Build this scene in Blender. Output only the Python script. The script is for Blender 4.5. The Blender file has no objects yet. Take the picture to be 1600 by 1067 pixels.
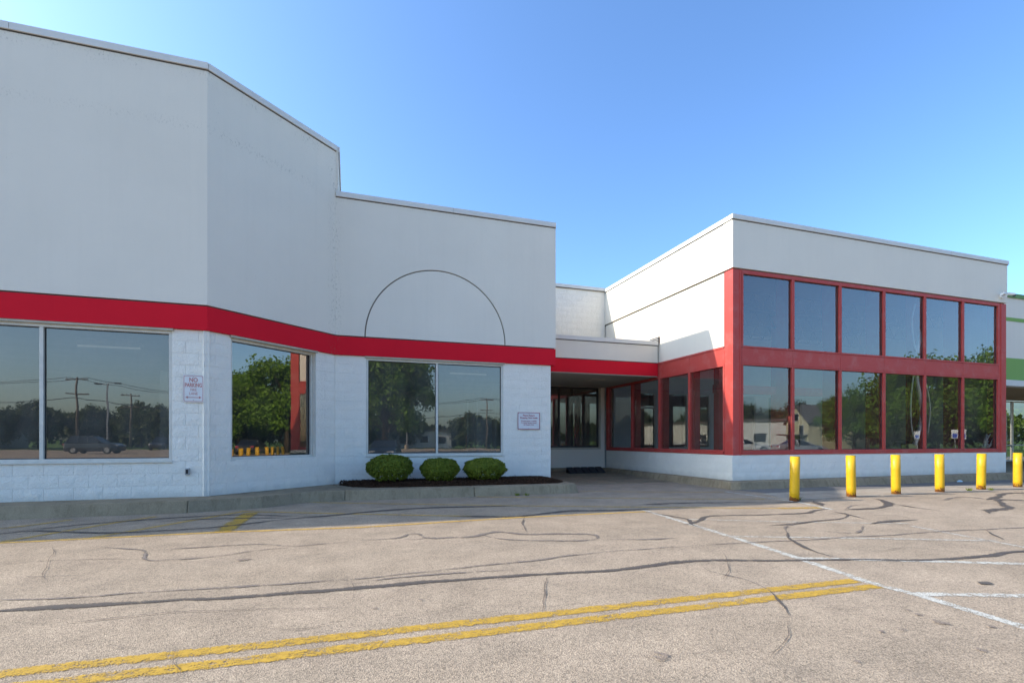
import bpy, bmesh, math, random
from mathutils import Vector, Matrix
random.seed(7)
S = bpy.context.scene
COL = S.collection
R = math.radians
# ------------------------------------------------------------------ camera, sky, sun, exposure
# The world's X axis runs along the shop fronts, +Y goes into the buildings.
H = 1.3
cam = bpy.data.cameras.new('camera'); camo = bpy.data.objects.new('camera', cam); COL.objects.link(camo)
camo.location = (0, 0, H); camo.rotation_euler = (R(90), 0, R(-18))
cam.sensor_width = 36; cam.lens = 36*780/1600; cam.shift_y = 154.5/1600; cam.clip_end = 6000; cam.clip_start = .05
S.camera = camo
to_sun = Vector((-1.5, .34, 1)).normalized()
SUN_EL = math.asin(to_sun.z); SUN_AZ = math.atan2(to_sun.x, to_sun.y)
w = bpy.data.worlds.new('World'); S.world = w; w.use_nodes = True
nt = w.node_tree; bg = nt.nodes['Background']
sky = nt.nodes.new('ShaderNodeTexSky'); sky.sky_type = 'NISHITA'; sky.sun_disc = False
sky.sun_elevation = SUN_EL; sky.sun_rotation = SUN_AZ
sky.altitude = 50; sky.air_density = 1.0; sky.dust_density = 2.4; sky.ozone_density = 3.0
gm = nt.nodes.new('ShaderNodeGamma'); gm.inputs[1].default_value = 1.12
sc_ = nt.nodes.new('ShaderNodeVectorMath'); sc_.operation = 'SCALE'; sc_.inputs[3].default_value = 2.7**-.12
nt.links.new(sky.outputs[0], gm.inputs[0]); nt.links.new(gm.outputs[0], sc_.inputs[0]); tn = nt.nodes.new('ShaderNodeVectorMath'); tn.operation = 'MULTIPLY'; tn.inputs[1].default_value = (.60, .745, .85)
nt.links.new(sc_.outputs[0], tn.inputs[0]); nt.links.new(tn.outputs[0], bg.inputs[0]); bg.inputs[1].default_value = .15
sl = bpy.data.lights.new('sun', 'SUN'); sl.energy = 2.0; sl.angle = R(.53); sl.color = (1, .92, .80)
so = bpy.data.objects.new('sun', sl); COL.objects.link(so); so.location = (-30, 10, 30)
so.rotation_euler = (-to_sun).to_track_quat('-Z', 'Y').to_euler()
S.view_settings.view_transform = 'Standard'; S.view_settings.look = 'None'
S.view_settings.gamma = 1; S.view_settings.use_curve_mapping = False; S.view_settings.exposure = 1.55
S.render.engine = 'CYCLES'
S.cycles.max_bounces = 8; S.cycles.transparent_max_bounces = 12; S.cycles.diffuse_bounces = 4; S.cycles.glossy_bounces = 4
S.cycles.caustics_reflective = False; S.cycles.caustics_refractive = False
try: S.cycles.use_denoising = True
except Exception: pass

# photo measurement helper: where a ray through photo point (px, py) meets the level z
C18, S18 = math.cos(R(18)), math.sin(R(18))
def ray(px): a = (px-800)/780; return a*C18+S18, -a*S18+C18
def G(px, py, z=0):
    Z = (H-z)*780/(py-688); r = ray(px); return r[0]*Z, r[1]*Z

# ------------------------------------------------------------------ materials
class M:
    def __init__(s, name):
        s.m = bpy.data.materials.new(name); s.m.use_nodes = True
        s.t = s.m.node_tree; s.b = s.t.nodes['Principled BSDF']; s._pos = None
    def n(s, typ, **kw):
        nd = s.t.nodes.new(typ)
        for k, v in kw.items():
            if k in ('operation', 'data_type', 'blend_type', 'feature', 'noise_dimensions', 'distance'): setattr(nd, k, v)
        return nd
    def l(s, a, b): s.t.links.new(a, b)
    def pos(s):
        if not s._pos: s._pos = s.t.nodes.new('ShaderNodeNewGeometry').outputs['Position']
        return s._pos
    def objpos(s): return s.t.nodes.new('ShaderNodeTexCoord').outputs['Object']
    def scaled(s, sc, src=None):
        mp = s.t.nodes.new('ShaderNodeMapping'); mp.inputs['Scale'].default_value = sc; s.l(src or s.pos(), mp.inputs[0]); return mp.outputs[0]
    def noise(s, scale, detail=4, rough=.6, src=None, dist=0):
        nd = s.t.nodes.new('ShaderNodeTexNoise'); nd.inputs['Scale'].default_value = scale
        nd.inputs['Detail'].default_value = detail; nd.inputs['Roughness'].default_value = rough; nd.inputs['Distortion'].default_value = dist
        s.l(src or s.pos(), nd.inputs['Vector']); return nd.outputs['Fac']
    def voro(s, scale, src=None, feature='F1', out='Distance'):
        nd = s.t.nodes.new('ShaderNodeTexVoronoi'); nd.feature = feature; nd.inputs['Scale'].default_value = scale
        s.l(src or s.pos(), nd.inputs['Vector']); return nd.outputs[out]
    def ramp(s, fac, stops):
        nd = s.t.nodes.new('ShaderNodeValToRGB'); e = nd.color_ramp.elements
        while len(e) < len(stops): e.new(.5)
        for el, (p, c) in zip(e, stops):
            el.position = p
            el.color = (c, c, c, 1) if isinstance(c, (int, float)) else (*c, 1)
        s.l(fac, nd.inputs[0]); return nd.outputs[0]
    def mix(s, fac, a, b, mode='MIX'):
        nd = s.t.nodes.new('ShaderNodeMix'); nd.data_type = 'RGBA'; nd.blend_type = mode
        for i, v in ((0, fac), (6, a), (7, b)):
            if isinstance(v, (int, float)): nd.inputs[i].default_value = v if i == 0 else (v, v, v, 1)
            elif isinstance(v, tuple): nd.inputs[i].default_value = (*v, 1)
            else: s.l(v, nd.inputs[i])
        return nd.outputs[2]
    def math(s, op, a, b=0, clamp=False):
        nd = s.t.nodes.new('ShaderNodeMath'); nd.operation = op; nd.use_clamp = clamp
        for i, v in ((0, a), (1, b)):
            if isinstance(v, (int, float)): nd.inputs[i].default_value = v
            else: s.l(v, nd.inputs[i])
        return nd.outputs[0]
    def color(s, c):
        if isinstance(c, tuple): s.b.inputs['Base Color'].default_value = (*c, 1)
        else: s.l(c, s.b.inputs['Base Color'])
        return s
    def set(s, rough=.8, metal=0, spec=None):
        s.b.inputs['Roughness'].default_value = rough; s.b.inputs['Metallic'].default_value = metal
        if spec is not None: s.b.inputs['Specular IOR Level'].default_value = spec
        return s
    def bump(s, h, strength=.3, dist=.01):
        nd = s.t.nodes.new('ShaderNodeBump'); nd.inputs['Strength'].default_value = strength; nd.inputs['Distance'].default_value = dist
        s.l(h, nd.inputs['Height']); s.l(nd.outputs[0], s.b.inputs['Normal']); return s
    def alpha(s, a):
        s.l(a, s.b.inputs['Alpha']); return s
    def z(s, src=None):
        nd = s.t.nodes.new('ShaderNodeSeparateXYZ'); s.l(src or s.pos(), nd.inputs[0]); return nd.outputs[2]

def plain(name, c, rough=.7, metal=0, spec=None, var=.12, scale=6):
    m = M(name); n = m.noise(scale)
    m.color(m.mix(m.ramp(n, [(.3, 0.0), (.7, 1.0)]), tuple(x*(1-var) for x in c), tuple(min(1, x*(1+var)) for x in c)))
    return m.set(rough, metal, spec).m

def stucco(name, c, stain=(.36, .34, .29)):
    m = M(name)
    soft = m.ramp(m.noise(.7, 5, .6), [(.3, 0.0), (.72, 1.0)])
    col = m.mix(soft, tuple(x*.97 for x in c), tuple(x*1.02 for x in c))
    streak = m.ramp(m.noise(1.0, 6, .65, m.scaled((5, 5, .25))), [(.5, 0.0), (.8, .2)])
    col = m.mix(streak, col, tuple(x*.84 for x in c))
    # mildew specks that gather in drifting patches
    sp = m.ramp(m.noise(38, 3, .7), [(.63, 0.0), (.7, 1.0)])
    patch = m.ramp(m.noise(1.3, 4, .6), [(.58, 0.0), (.74, .75)])
    col = m.mix(m.math('MULTIPLY', sp, patch), col, stain)
    sx = m.t.nodes.new('ShaderNodeSeparateXYZ'); m.l(m.pos(), sx.inputs[0])
    corner = m.ramp(m.math('ABSOLUTE', m.math('ADD', sx.outputs[0], .33)), [(.02, 1.0), (.22, 0.0)])
    topa = m.ramp(m.math('ABSOLUTE', m.math('SUBTRACT', sx.outputs[2], 8.46)), [(.0, .9), (.33, 0.0)])
    topb = m.ramp(m.math('ABSOLUTE', m.math('SUBTRACT', sx.outputs[2], 7.34)), [(.0, .6), (.16, 0.0)])
    near = m.math('MAXIMUM', corner, m.math('MAXIMUM', topa, topb))
    grit = m.ramp(m.noise(30, 5, .8, m.scaled((1, 1, .5))), [(.54, 0.0), (.64, 1.0)])
    col = m.mix(m.math('MULTIPLY', m.math('MULTIPLY', grit, near), m.ramp(m.noise(1.7, 4), [(.42, .15), (.62, .9)])), col, (.24, .20, .14))
    fine = m.noise(260, 2, .8)
    col = m.mix(.06, col, m.ramp(fine, [(.3, 0.2), (.7, 1.0)]), 'MULTIPLY')
    h = m.math('ADD', m.math('MULTIPLY', m.noise(160, 3, .7), .5), m.noise(14, 3))
    m.color(col).set(.92, spec=.2).bump(h, .35, .006)
    return m.m

def split_face(name, c):
    m = M(name)
    nz = m.ramp(m.noise(3.0, 5, .65), [(.3, 0.0), (.75, 1.0)])
    col = m.mix(nz, tuple(x*.95 for x in c), tuple(x*1.02 for x in c))
    pits = m.ramp(m.noise(45, 3, .7), [(.30, 1.0), (.37, 0.0)])
    pk = m.ramp(m.noise(.9, 3), [(.45, 0.0), (.7, 1.0)])
    col = m.mix(m.math('MULTIPLY', pits, pk), col, (.30, .27, .23))
    # splash dirt on the lowest courses
    zz = m.ramp(m.math('ADD', m.z(), m.math('MULTIPLY', m.noise(4, 4), .25)), [(.30, .35), (.50, 0.0)])
    col = m.mix(zz, col, (.34, .31, .26))
    h = m.math('ADD', m.math('MULTIPLY', m.noise(75, 4, .7), .4), m.noise(24, 5, .66, None, .6))
    m.color(col).set(.8, spec=.3).bump(h, .8, .022)
    return m.m

def concrete(name, c, dark=(.09, .085, .07)):
    m = M(name)
    n1 = m.ramp(m.noise(1.6, 6, .7), [(.32, 0.0), (.7, 1.0)])
    col = m.mix(n1, tuple(x*.72 for x in c), tuple(x*1.12 for x in c))
    st = m.ramp(m.noise(1.0, 6, .7, m.scaled((7, 7, 1.2))), [(.5, 0.0), (.72, .7)])
    col = m.mix(st, col, dark)
    sp = m.ramp(m.noise(110, 3, .7), [(.35, .72), (.65, 1.08)])
    col = m.mix(1.0, col, sp, 'MULTIPLY')
    m.color(col).set(.93, spec=.2).bump(m.math('ADD', m.noise(120, 3), m.noise(20, 4)), .4, .006)
    return m.m

def asphalt():
    m = M('asphalt')
    big = m.ramp(m.noise(.22, 6, .62), [(.3, 0.0), (.72, 1.0)])
    col = m.mix(big, (.37, .282, .195), (.45, .345, .245))
    tyre = m.ramp(m.noise(1.0, 5, .7, m.scaled((.12, 1.3, 1))), [(.5, 0.0), (.78, .5)])
    col = m.mix(tyre, col, (.30, .24, .175))
    mot = m.ramp(m.noise(1.7, 7, .75), [(.33, 0.76), (.7, 1.12)])
    col = m.mix(1.0, col, mot, 'MULTIPLY')
    cells = m.t.nodes.new('ShaderNodeTexVoronoi'); cells.inputs['Scale'].default_value = 125; m.l(m.pos(), cells.inputs['Vector'])
    bw = m.t.nodes.new('ShaderNodeRGBToBW'); m.l(cells.outputs['Color'], bw.inputs[0])
    stone = m.ramp(bw.outputs[0], [(.12, .66), (.45, .98), (.8, 1.24)])
    col = m.mix(1.0, col, stone, 'MULTIPLY')
    gap = m.ramp(m.voro(125), [(.35, 1.0), (.75, .68)])
    col = m.mix(.8, col, gap, 'MULTIPLY')
    pit = m.ramp(m.noise(28, 3, .7), [(.3, .62), (.48, 1.04)])
    col = m.mix(.8, col, pit, 'MULTIPLY')
    dirt = m.ramp(m.noise(.75, 7, .75), [(.60, 0.0), (.78, .5)])
    col = m.mix(dirt, col, (.12, .10, .085))
    m.color(col).set(.9, spec=.25).bump(m.math('ADD', m.voro(125), m.noise(35, 3)), .55, .006)
    return m.m

def edge_attr(m):
    at = m.t.nodes.new('ShaderNodeAttribute'); at.attribute_name = 'edge'; return at.outputs['Fac']
def paint(name, c, wear=.5, sc=9):
    m = M(name)
    cells = m.noise(85, 3, .8); big = m.noise(sc*.35, 5, .75); mid = m.noise(14, 4, .7)
    v = m.math('ADD', m.math('MULTIPLY', cells, .55), m.math('ADD', m.math('MULTIPLY', big, .35), m.math('MULTIPLY', mid, .3)))
    v = m.math('SUBTRACT', v, m.math('MULTIPLY', m.math('POWER', edge_attr(m), 5), .22))
    a = m.ramp(v, [(wear, 0.0), (wear+.07, .93)])
    col = m.mix(m.ramp(m.noise(22, 4), [(.3, 0.0), (.7, 1.0)]), tuple(x*.72 for x in c), c)
    m.color(col).set(.75, spec=.3).alpha(a).bump(cells, .4, .004)
    return m.m

def tar(name='tar', c=(.060, .050, .043), wear=.40):
    m = M(name)
    v = m.math('ADD', m.math('MULTIPLY', m.noise(70, 3, .75), .5), m.math('MULTIPLY', m.noise(4, 5, .7), .55))
    v = m.math('SUBTRACT', v, m.math('MULTIPLY', m.math('POWER', edge_attr(m), 2), .20))
    a = m.ramp(v, [(wear, 0.0), (wear+.10, .9)])
    m.color(m.mix(m.noise(40), c, tuple(x*2.2 for x in c))).set(.75, spec=.25).alpha(a)
    return m.m

def red_frame(name='oxidised_red_paint', c=(.50, .065, .050)):
    m = M(name)
    ch = m.ramp(m.noise(2.6, 6, .7), [(.5, 0.0), (.72, .6)])
    col = m.mix(ch, c, (.52, .17, .14))
    col = m.mix(m.ramp(m.noise(90, 2), [(.3, .0), (.7, .18)]), col, (.30, .02, .03))
    m.color(col).set(.55, spec=.35).bump(m.noise(60), .1, .003)
    return m.m

def glass(name, tint, base=.10, gain=2.2, film=.05, refl=(1, .86, .74)):
    m = M(name); t = m.t
    tr = t.nodes.new('ShaderNodeBsdfTransparent'); tr.inputs[0].default_value = (*tint, 1)
    gl = t.nodes.new('ShaderNodeBsdfGlossy'); gl.inputs['Roughness'].default_value = 0; gl.inputs[0].default_value = (*refl, 1)
    fr = t.nodes.new('ShaderNodeFresnel'); fr.inputs[0].default_value = 1.5
    bp = t.nodes.new('ShaderNodeBump'); bp.inputs['Strength'].default_value = .05; bp.inputs['Distance'].default_value = .03
    m.l(m.noise(.8, 2), bp.inputs['Height']); m.l(bp.outputs[0], gl.inputs['Normal'])
    f = m.math('ADD', m.math('MULTIPLY', fr.outputs[0], gain), base, True)
    mx = t.nodes.new('ShaderNodeMixShader'); m.l(f, mx.inputs[0]); m.l(tr.outputs[0], mx.inputs[1]); m.l(gl.outputs[0], mx.inputs[2])
    df = t.nodes.new('ShaderNodeBsdfDiffuse'); df.inputs[0].default_value = (.60, .57, .52, 1)
    smear = m.ramp(m.noise(1.0, 5, .7, m.scaled((3, 3, 1.1)), .5), [(.35, film*.6), (.75, film*1.5)])
    m2 = t.nodes.new('ShaderNodeMixShader'); m.l(smear, m2.inputs[0]); m.l(mx.outputs[0], m2.inputs[1]); m.l(df.outputs[0], m2.inputs[2])
    m.l(m2.outputs[0], t.nodes['Material Output'].inputs[0])
    return m.m

def leafmat(name, a, b, trans=.25):
    m = M(name)
    oi = m.t.nodes.new('ShaderNodeObjectInfo')
    rnd = m.ramp(m.noise(1.1, 4, .7), [(.3, 0.0), (.7, 1.0)])
    wn = m.t.nodes.new('ShaderNodeNewGeometry')
    col = m.mix(wn.outputs['Random Per Island'], a, b)
    col = m.mix(.5, col, m.mix(rnd, a, b))
    m.color(col).set(.6, spec=.3)
    tl = m.t.nodes.new('ShaderNodeBsdfTranslucent'); m.l(col, tl.inputs[0])
    mx = m.t.nodes.new('ShaderNodeMixShader'); mx.inputs[0].default_value = trans
    m.l(m.b.outputs[0], mx.inputs[1]); m.l(tl.outputs[0], mx.inputs[2]); m.l(mx.outputs[0], m.t.nodes['Material Output'].inputs[0])
    return m.m

def bollard_paint():
    m = M('yellow_bollard_paint')
    oz = m.z(m.objpos())
    n = m.noise(24, 5, .75); n2 = m.noise(7, 4, .7)
    col = m.mix(m.ramp(n2, [(.35, 0.0), (.7, .6)]), (.70, .40, .010), (.60, .33, .010))
    lvl = m.math('SUBTRACT', m.math('MULTIPLY', m.math('ADD', m.math('MULTIPLY', n, .6), m.math('MULTIPLY', n2, .5)), .62), oz)
    rust = m.ramp(lvl, [(.245, 0.0), (.275, 1.0)])
    rc = m.mix(m.ramp(m.noise(50, 3), [(.4, 0.0), (.6, 1.0)]), (.42, .14, .02), (.09, .04, .02))
    col = m.mix(rust, col, rc)
    scr = m.ramp(m.noise(1.0, 5, .8, m.scaled((60, 60, 9))), [(.68, 0.0), (.74, .7)])
    col = m.mix(m.math('MULTIPLY', scr, m.ramp(n2, [(.5, 0.0), (.6, 1.0)])), col, (.25, .12, .03))
    m.color(col).set(.42, spec=.4).bump(n, .25, .004)
    return m.m

MT = dict(
    stucco=stucco('pale_stucco', (.78, .71, .60)), stucco_in=stucco('arch_stucco', (.79, .72, .61)),
    band=stucco('red_stucco_band', (.72, .012, .028), (.2, .01, .02)),
    stone=split_face('painted_split_face', (.88, .825, .72)), coping=plain('coping_metal', (.66, .63, .58), .5, 0, .4, .05, 1.5),
    joint=plain('joint_and_shade_dark', (.07, .06, .05)), alu=plain('window_aluminium', (.64, .60, .52), .45, 0, .5, .08),
    trim=plain('beige_trim', (.47, .42, .33), .7), bronze=plain('bronze_frame', (.035, .028, .025), .4),
    red=red_frame(), curb=concrete('old_concrete', (.36, .275, .175), (.19, .135, .075)), walk=concrete('pale_concrete', (.42, .35, .27), (.26, .21, .155)),
    slab=concrete('stained_concrete', (.32, .25, .165), (.15, .115, .075)), asphalt=asphalt(),
    patch=concrete('grey_asphalt_strip', (.21, .19, .17), (.14, .125, .11)),
    yellow=paint('worn_yellow_paint', (.56, .335, .045), .522), yellow_old=paint('faded_yellow_paint', (.56, .35, .09), .505, 16),
    white=paint('worn_white_paint', (.64, .60, .51), .54), white_old=paint('faded_white_paint', (.55, .49, .40), .54, 14),
    tar=tar(wear=.36), tar_old=tar('old_tar', (.12, .098, .082), .42), crack=tar('crack', (.08, .062, .05), .40), stain=tar('oil_stain', (.15, .115, .09), .47),
    glass=glass('tinted_glass', (.52, .54, .52), .13, 2.0, .09), glass_cl=glass('canted_window_glass', (.45, .47, .45), .12, 1.9, .03), glass_hi=glass('blue_tinted_glass', (.74, .78, .80), .08, 1.35, .06, (1, .95, .92)), glass_lo=glass('clear_glass', (.88, .90, .88), .07, 1.15, .03, (1, .96, .9)),
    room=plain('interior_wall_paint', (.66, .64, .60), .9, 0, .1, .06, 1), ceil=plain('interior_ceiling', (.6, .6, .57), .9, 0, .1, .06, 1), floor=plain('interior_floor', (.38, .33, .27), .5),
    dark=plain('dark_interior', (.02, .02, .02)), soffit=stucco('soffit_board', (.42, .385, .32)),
    mulch=plain('bark_mulch', (.045, .022, .012), .95, 0, .1, .5, 30), mulch2=plain('bark_chip', (.075, .038, .022), .95, 0, .1, .6, 40),
    leaf=leafmat('boxwood_leaves', (.06, .10, .010), (.27, .30, .028), .25), twig=plain('twig_bark', (.05, .035, .022)),
    tleaf=leafmat('tree_leaves', (.10, .20, .012), (.20, .34, .025), .4), tleaf2=leafmat('dark_tree_leaves', (.045, .075, .015), (.10, .13, .03), .3), bark=plain('tree_bark', (.10, .07, .045), .9, 0, .1, .3),
    grass=plain('lawn', (.09, .15, .03), .95, 0, .1, .3, 1.5), bollard=bollard_paint(),
    rubber=plain('black_rubber', (.03, .03, .032), .7), sign_white=plain('sign_face', (.70, .68, .66), .5, 0, .4, .06), sign_red=plain('faded_red_print', (.50, .20, .17), .6),
    sign_red2=plain('red_print', (.36, .03, .05), .5), white_pl=plain('white_plastic', (.72, .72, .70), .4), lens=plain('black_lens', (.01, .01, .012), .15),
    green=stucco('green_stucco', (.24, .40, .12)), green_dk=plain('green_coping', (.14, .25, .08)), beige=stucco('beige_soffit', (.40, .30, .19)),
    tube=plain('lamp_body', (.4, .4, .38), .5), pole=plain('galvanised_pole', (.34, .34, .33), .5), wood=plain('pole_wood', (.16, .12, .085), .9), wire=plain('black_wire', (.02, .02, .02), .6),
    siding=plain('cream_siding', (.62, .56, .36), .8), shingle=plain('grey_shingle', (.12, .11, .10), .95), wsiding=plain('white_siding', (.66, .65, .62), .8), brickw=plain('brown_brick', (.22, .13, .10), .9),
    blue=plain('sign_blue', (.02, .08, .42), .5), card=plain('cardboard', (.42, .31, .16), .8), cable=plain('pinkish_white_sleeve', (.85, .72, .66), .5),
)
em = M('lit_tube'); em.b.inputs['Emission Color'].default_value = (1, .97, .9, 1); em.b.inputs['Emission Strength'].default_value = .04; MT['lit'] = em.m
def carpaint(n, c, metal=.3):
    m = M(n); m.color(c).set(.3, metal, .5); m.b.inputs['Coat Weight'].default_value = .6; return m.m

# ------------------------------------------------------------------ builders
def tag(o, label=None, cat=None, group=None, kind=None):
    if label: o['label'] = label
    if cat: o['category'] = cat
    if group: o['group'] = group
    if kind: o['kind'] = kind
    return o
def empty(name, loc=(0, 0, 0), rz=0, **kw):
    o = bpy.data.objects.new(name, None); o.empty_display_size = .3; COL.objects.link(o)
    o.location = loc; o.rotation_euler = (0, 0, rz); tag(o, **kw); return o

class Wall:
    """a vertical plane: t runs along it, o comes out of it, z is height"""
    def __init__(s, x, y, ux=1, uy=0):
        s.p = (x, y); s.u = (ux, uy); s.n = (uy, -ux); s.ang = math.atan2(uy, ux)
    def at(s, t, o, z): return (s.p[0]+s.u[0]*t+s.n[0]*o, s.p[1]+s.u[1]*t+s.n[1]*o, z)
IDW = Wall(0, 0)

def tilt(pts, W, k=.0035):
    """each pane sits a few millimetres out of true, as glazing does"""
    a, b, c = (TR.uniform(-k, k) for _ in range(3))
    return [(p[0]+W.n[0]*q, p[1]+W.n[1]*q, p[2]) for p, q in zip(pts, (a, b, b+c, a+c))]
TR = random.Random(41)
class MB:
    def __init__(s): s.v = []; s.f = []; s.mi = []; s.cur = 0
    def quad(s, pts):
        b = len(s.v); s.v += [tuple(p) for p in pts]; s.f.append(tuple(range(b, b+len(pts)))); s.mi.append(s.cur); return s
    def box(s, x0, x1, y0, y1, z0, z1):
        b = len(s.v)
        s.v += [(x0, y0, z0), (x1, y0, z0), (x1, y1, z0), (x0, y1, z0), (x0, y0, z1), (x1, y0, z1), (x1, y1, z1), (x0, y1, z1)]
        for q in ((0, 3, 2, 1), (4, 5, 6, 7), (0, 1, 5, 4), (1, 2, 6, 5), (2, 3, 7, 6), (3, 0, 4, 7)):
            s.f.append(tuple(b+i for i in q)); s.mi.append(s.cur)
        return s
    def wbox(s, W, t0, t1, o0, o1, z0, z1):
        b = len(s.v)
        for z in (z0, z1):
            s.v += [W.at(t0, o1, z), W.at(t1, o1, z), W.at(t1, o0, z), W.at(t0, o0, z)]
        for q in ((0, 3, 2, 1), (4, 5, 6, 7), (0, 1, 5, 4), (1, 2, 6, 5), (2, 3, 7, 6), (3, 0, 4, 7)):
            s.f.append(tuple(b+i for i in q)); s.mi.append(s.cur)
        return s
    def prism(s, bot, z0, z1, top=None):
        top = top or bot; n = len(bot); b = len(s.v)
        zb = z0 if isinstance(z0, (list, tuple)) else [z0]*n
        zt = z1 if isinstance(z1, (list, tuple)) else [z1]*n
        s.v += [(p[0], p[1], z) for p, z in zip(bot, zb)]+[(p[0], p[1], z) for p, z in zip(top, zt)]
        s.f.append(tuple(b+i for i in reversed(range(n)))); s.mi.append(s.cur)
        s.f.append(tuple(b+n+i for i in range(n))); s.mi.append(s.cur)
        for i in range(n):
            j = (i+1) % n; s.f.append((b+i, b+j, b+n+j, b+n+i)); s.mi.append(s.cur)
        return s
    def wprism(s, W, pts, o0, o1):
        """polygon given as (t, z), extruded from o0 (back) to o1 (front)"""
        n = len(pts); b = len(s.v)
        s.v += [W.at(t, o0, z) for t, z in pts]+[W.at(t, o1, z) for t, z in pts]
        s.f.append(tuple(b+i for i in reversed(range(n)))); s.mi.append(s.cur)
        s.f.append(tuple(b+n+i for i in range(n))); s.mi.append(s.cur)
        for i in range(n):
            j = (i+1) % n; s.f.append((b+i, b+j, b+n+j, b+n+i)); s.mi.append(s.cur)
        return s
    def tube(s, pts, r, seg=8, caps=True):
        pts = [Vector(p) for p in pts]; n = len(pts)
        rr = r if isinstance(r, (list, tuple)) else [r]*n
        b = len(s.v); d0 = (pts[1]-pts[0]).normalized()
        ref = Vector((0, 0, 1)) if abs(d0.z) < .9 else Vector((1, 0, 0))
        for i, p in enumerate(pts):
            d = (pts[min(i+1, n-1)]-pts[max(i-1, 0)]).normalized()
            a = d.cross(ref).normalized(); c = a.cross(d)
            for k in range(seg):
                th = 2*math.pi*k/seg; s.v.append(tuple(p+(a*math.cos(th)+c*math.sin(th))*rr[i]))
        for i in range(n-1):
            for k in range(seg):
                k2 = (k+1) % seg; s.f.append((b+i*seg+k, b+i*seg+k2, b+(i+1)*seg+k2, b+(i+1)*seg+k)); s.mi.append(s.cur)
        if caps:
            s.f.append(tuple(b+k for k in reversed(range(seg)))); s.mi.append(s.cur)
            s.f.append(tuple(b+(n-1)*seg+k for k in range(seg))); s.mi.append(s.cur)
        return s
    def lathe(s, prof, seg=24, c=(0, 0)):
        b = len(s.v); n = len(prof)
        for r, z in prof:
            for k in range(seg):
                th = 2*math.pi*k/seg; s.v.append((c[0]+r*math.cos(th), c[1]+r*math.sin(th), z))
        for i in range(n-1):
            for k in range(seg):
                k2 = (k+1) % seg; s.f.append((b+i*seg+k, b+i*seg+k2, b+(i+1)*seg+k2, b+(i+1)*seg+k)); s.mi.append(s.cur)
        s.f.append(tuple(b+k for k in reversed(range(seg)))); s.mi.append(s.cur)
        s.f.append(tuple(b+(n-1)*seg+k for k in range(seg))); s.mi.append(s.cur)
        return s
    def mesh(s, name, mats, off=(0, 0, 0), smooth=False, fix=True):
        me = bpy.data.meshes.new(name)
        me.from_pydata([(x-off[0], y-off[1], z-off[2]) for x, y, z in s.v], [], s.f)
        for m in (mats if isinstance(mats, (list, tuple)) else [mats]): me.materials.append(m)
        if any(s.mi): me.polygons.foreach_set('material_index', s.mi)
        if smooth: me.polygons.foreach_set('use_smooth', [True]*len(me.polygons))
        if fix:
            bm = bmesh.new(); bm.from_mesh(me); bmesh.ops.recalc_face_normals(bm, faces=bm.faces); bm.to_mesh(me); bm.free()
        me.update(); return me
    def build(s, name, mats, parent=None, bevel=0, smooth=False, label=None, cat=None, group=None, kind=None, loc=None, root=None, fix=True):
        """vertices are in world space; root is the Empty whose location is the shared origin of the thing"""
        rl = tuple(root.location) if root else (tuple(parent.location) if parent is not None and parent.type == 'EMPTY' else (0, 0, 0))
        if loc is not None: rl = loc
        me = s.mesh(name, mats, rl, smooth, fix)
        o = bpy.data.objects.new(name, me); COL.objects.link(o)
        if parent is not None: o.parent = parent
        elif loc is not None: o.location = loc
        if bevel:
            b = o.modifiers.new('bevel', 'BEVEL'); b.width = bevel; b.segments = 2; b.limit_method = 'ANGLE'; b.angle_limit = R(40)
        tag(o, label, cat, group, kind); return o
def link(name, me, parent, loc=(0, 0, 0), rot=(0, 0, 0), sc=(1, 1, 1)):
    o = bpy.data.objects.new(name, me); COL.objects.link(o); o.parent = parent
    o.location = loc; o.rotation_euler = rot; o.scale = sc; return o
def copy_tree(o, parent=None):
    kids = list(o.children); c = o.copy(); COL.objects.link(c)
    if parent is not None: c.parent = parent
    for k in kids: copy_tree(k, c)
    return c

# split-face blocks: eight rough variants shared by every block
BL, BH = .44, .23
def block_mesh(i):
    rnd = random.Random(100+i); m = MB(); nx, nz = 5, 2
    L, h = 1.0, BH-.003
    g = {}
    for a in range(nx+1):
        for b in range(nz+1):
            e = a in (0, nx) or b in (0, nz)
            y = -.008-rnd.random()*.002 if e else -(.009+rnd.random()*.008)
            g[a, b] = len(m.v); m.v.append((L*a/nx+(0 if a in (0, nx) else rnd.uniform(-.05, .05)), y, h*b/nz+(0 if b in (0, nz) else rnd.uniform(-.03, .03))))
    for a in range(nx):
        for b in range(nz): m.f.append((g[a, b], g[a+1, b], g[a+1, b+1], g[a, b+1])); m.mi.append(0)
    ring = [(a, 0) for a in range(nx)]+[(nx, b) for b in range(nz)]+[(a, nz) for a in range(nx, 0, -1)]+[(0, b) for b in range(nz, 0, -1)]
    bk = {}
    for k in ring:
        x, y, z = m.v[g[k]]; bk[k] = len(m.v); m.v.append((x, .09, z))
    for i2, k in enumerate(ring):
        k2 = ring[(i2+1) % len(ring)]; m.f.append((g[k], bk[k], bk[k2], g[k2])); m.mi.append(0)
    return m.mesh('block', MT['stone'], fix=False)
BV = [block_mesh(i) for i in range(8)]
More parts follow.
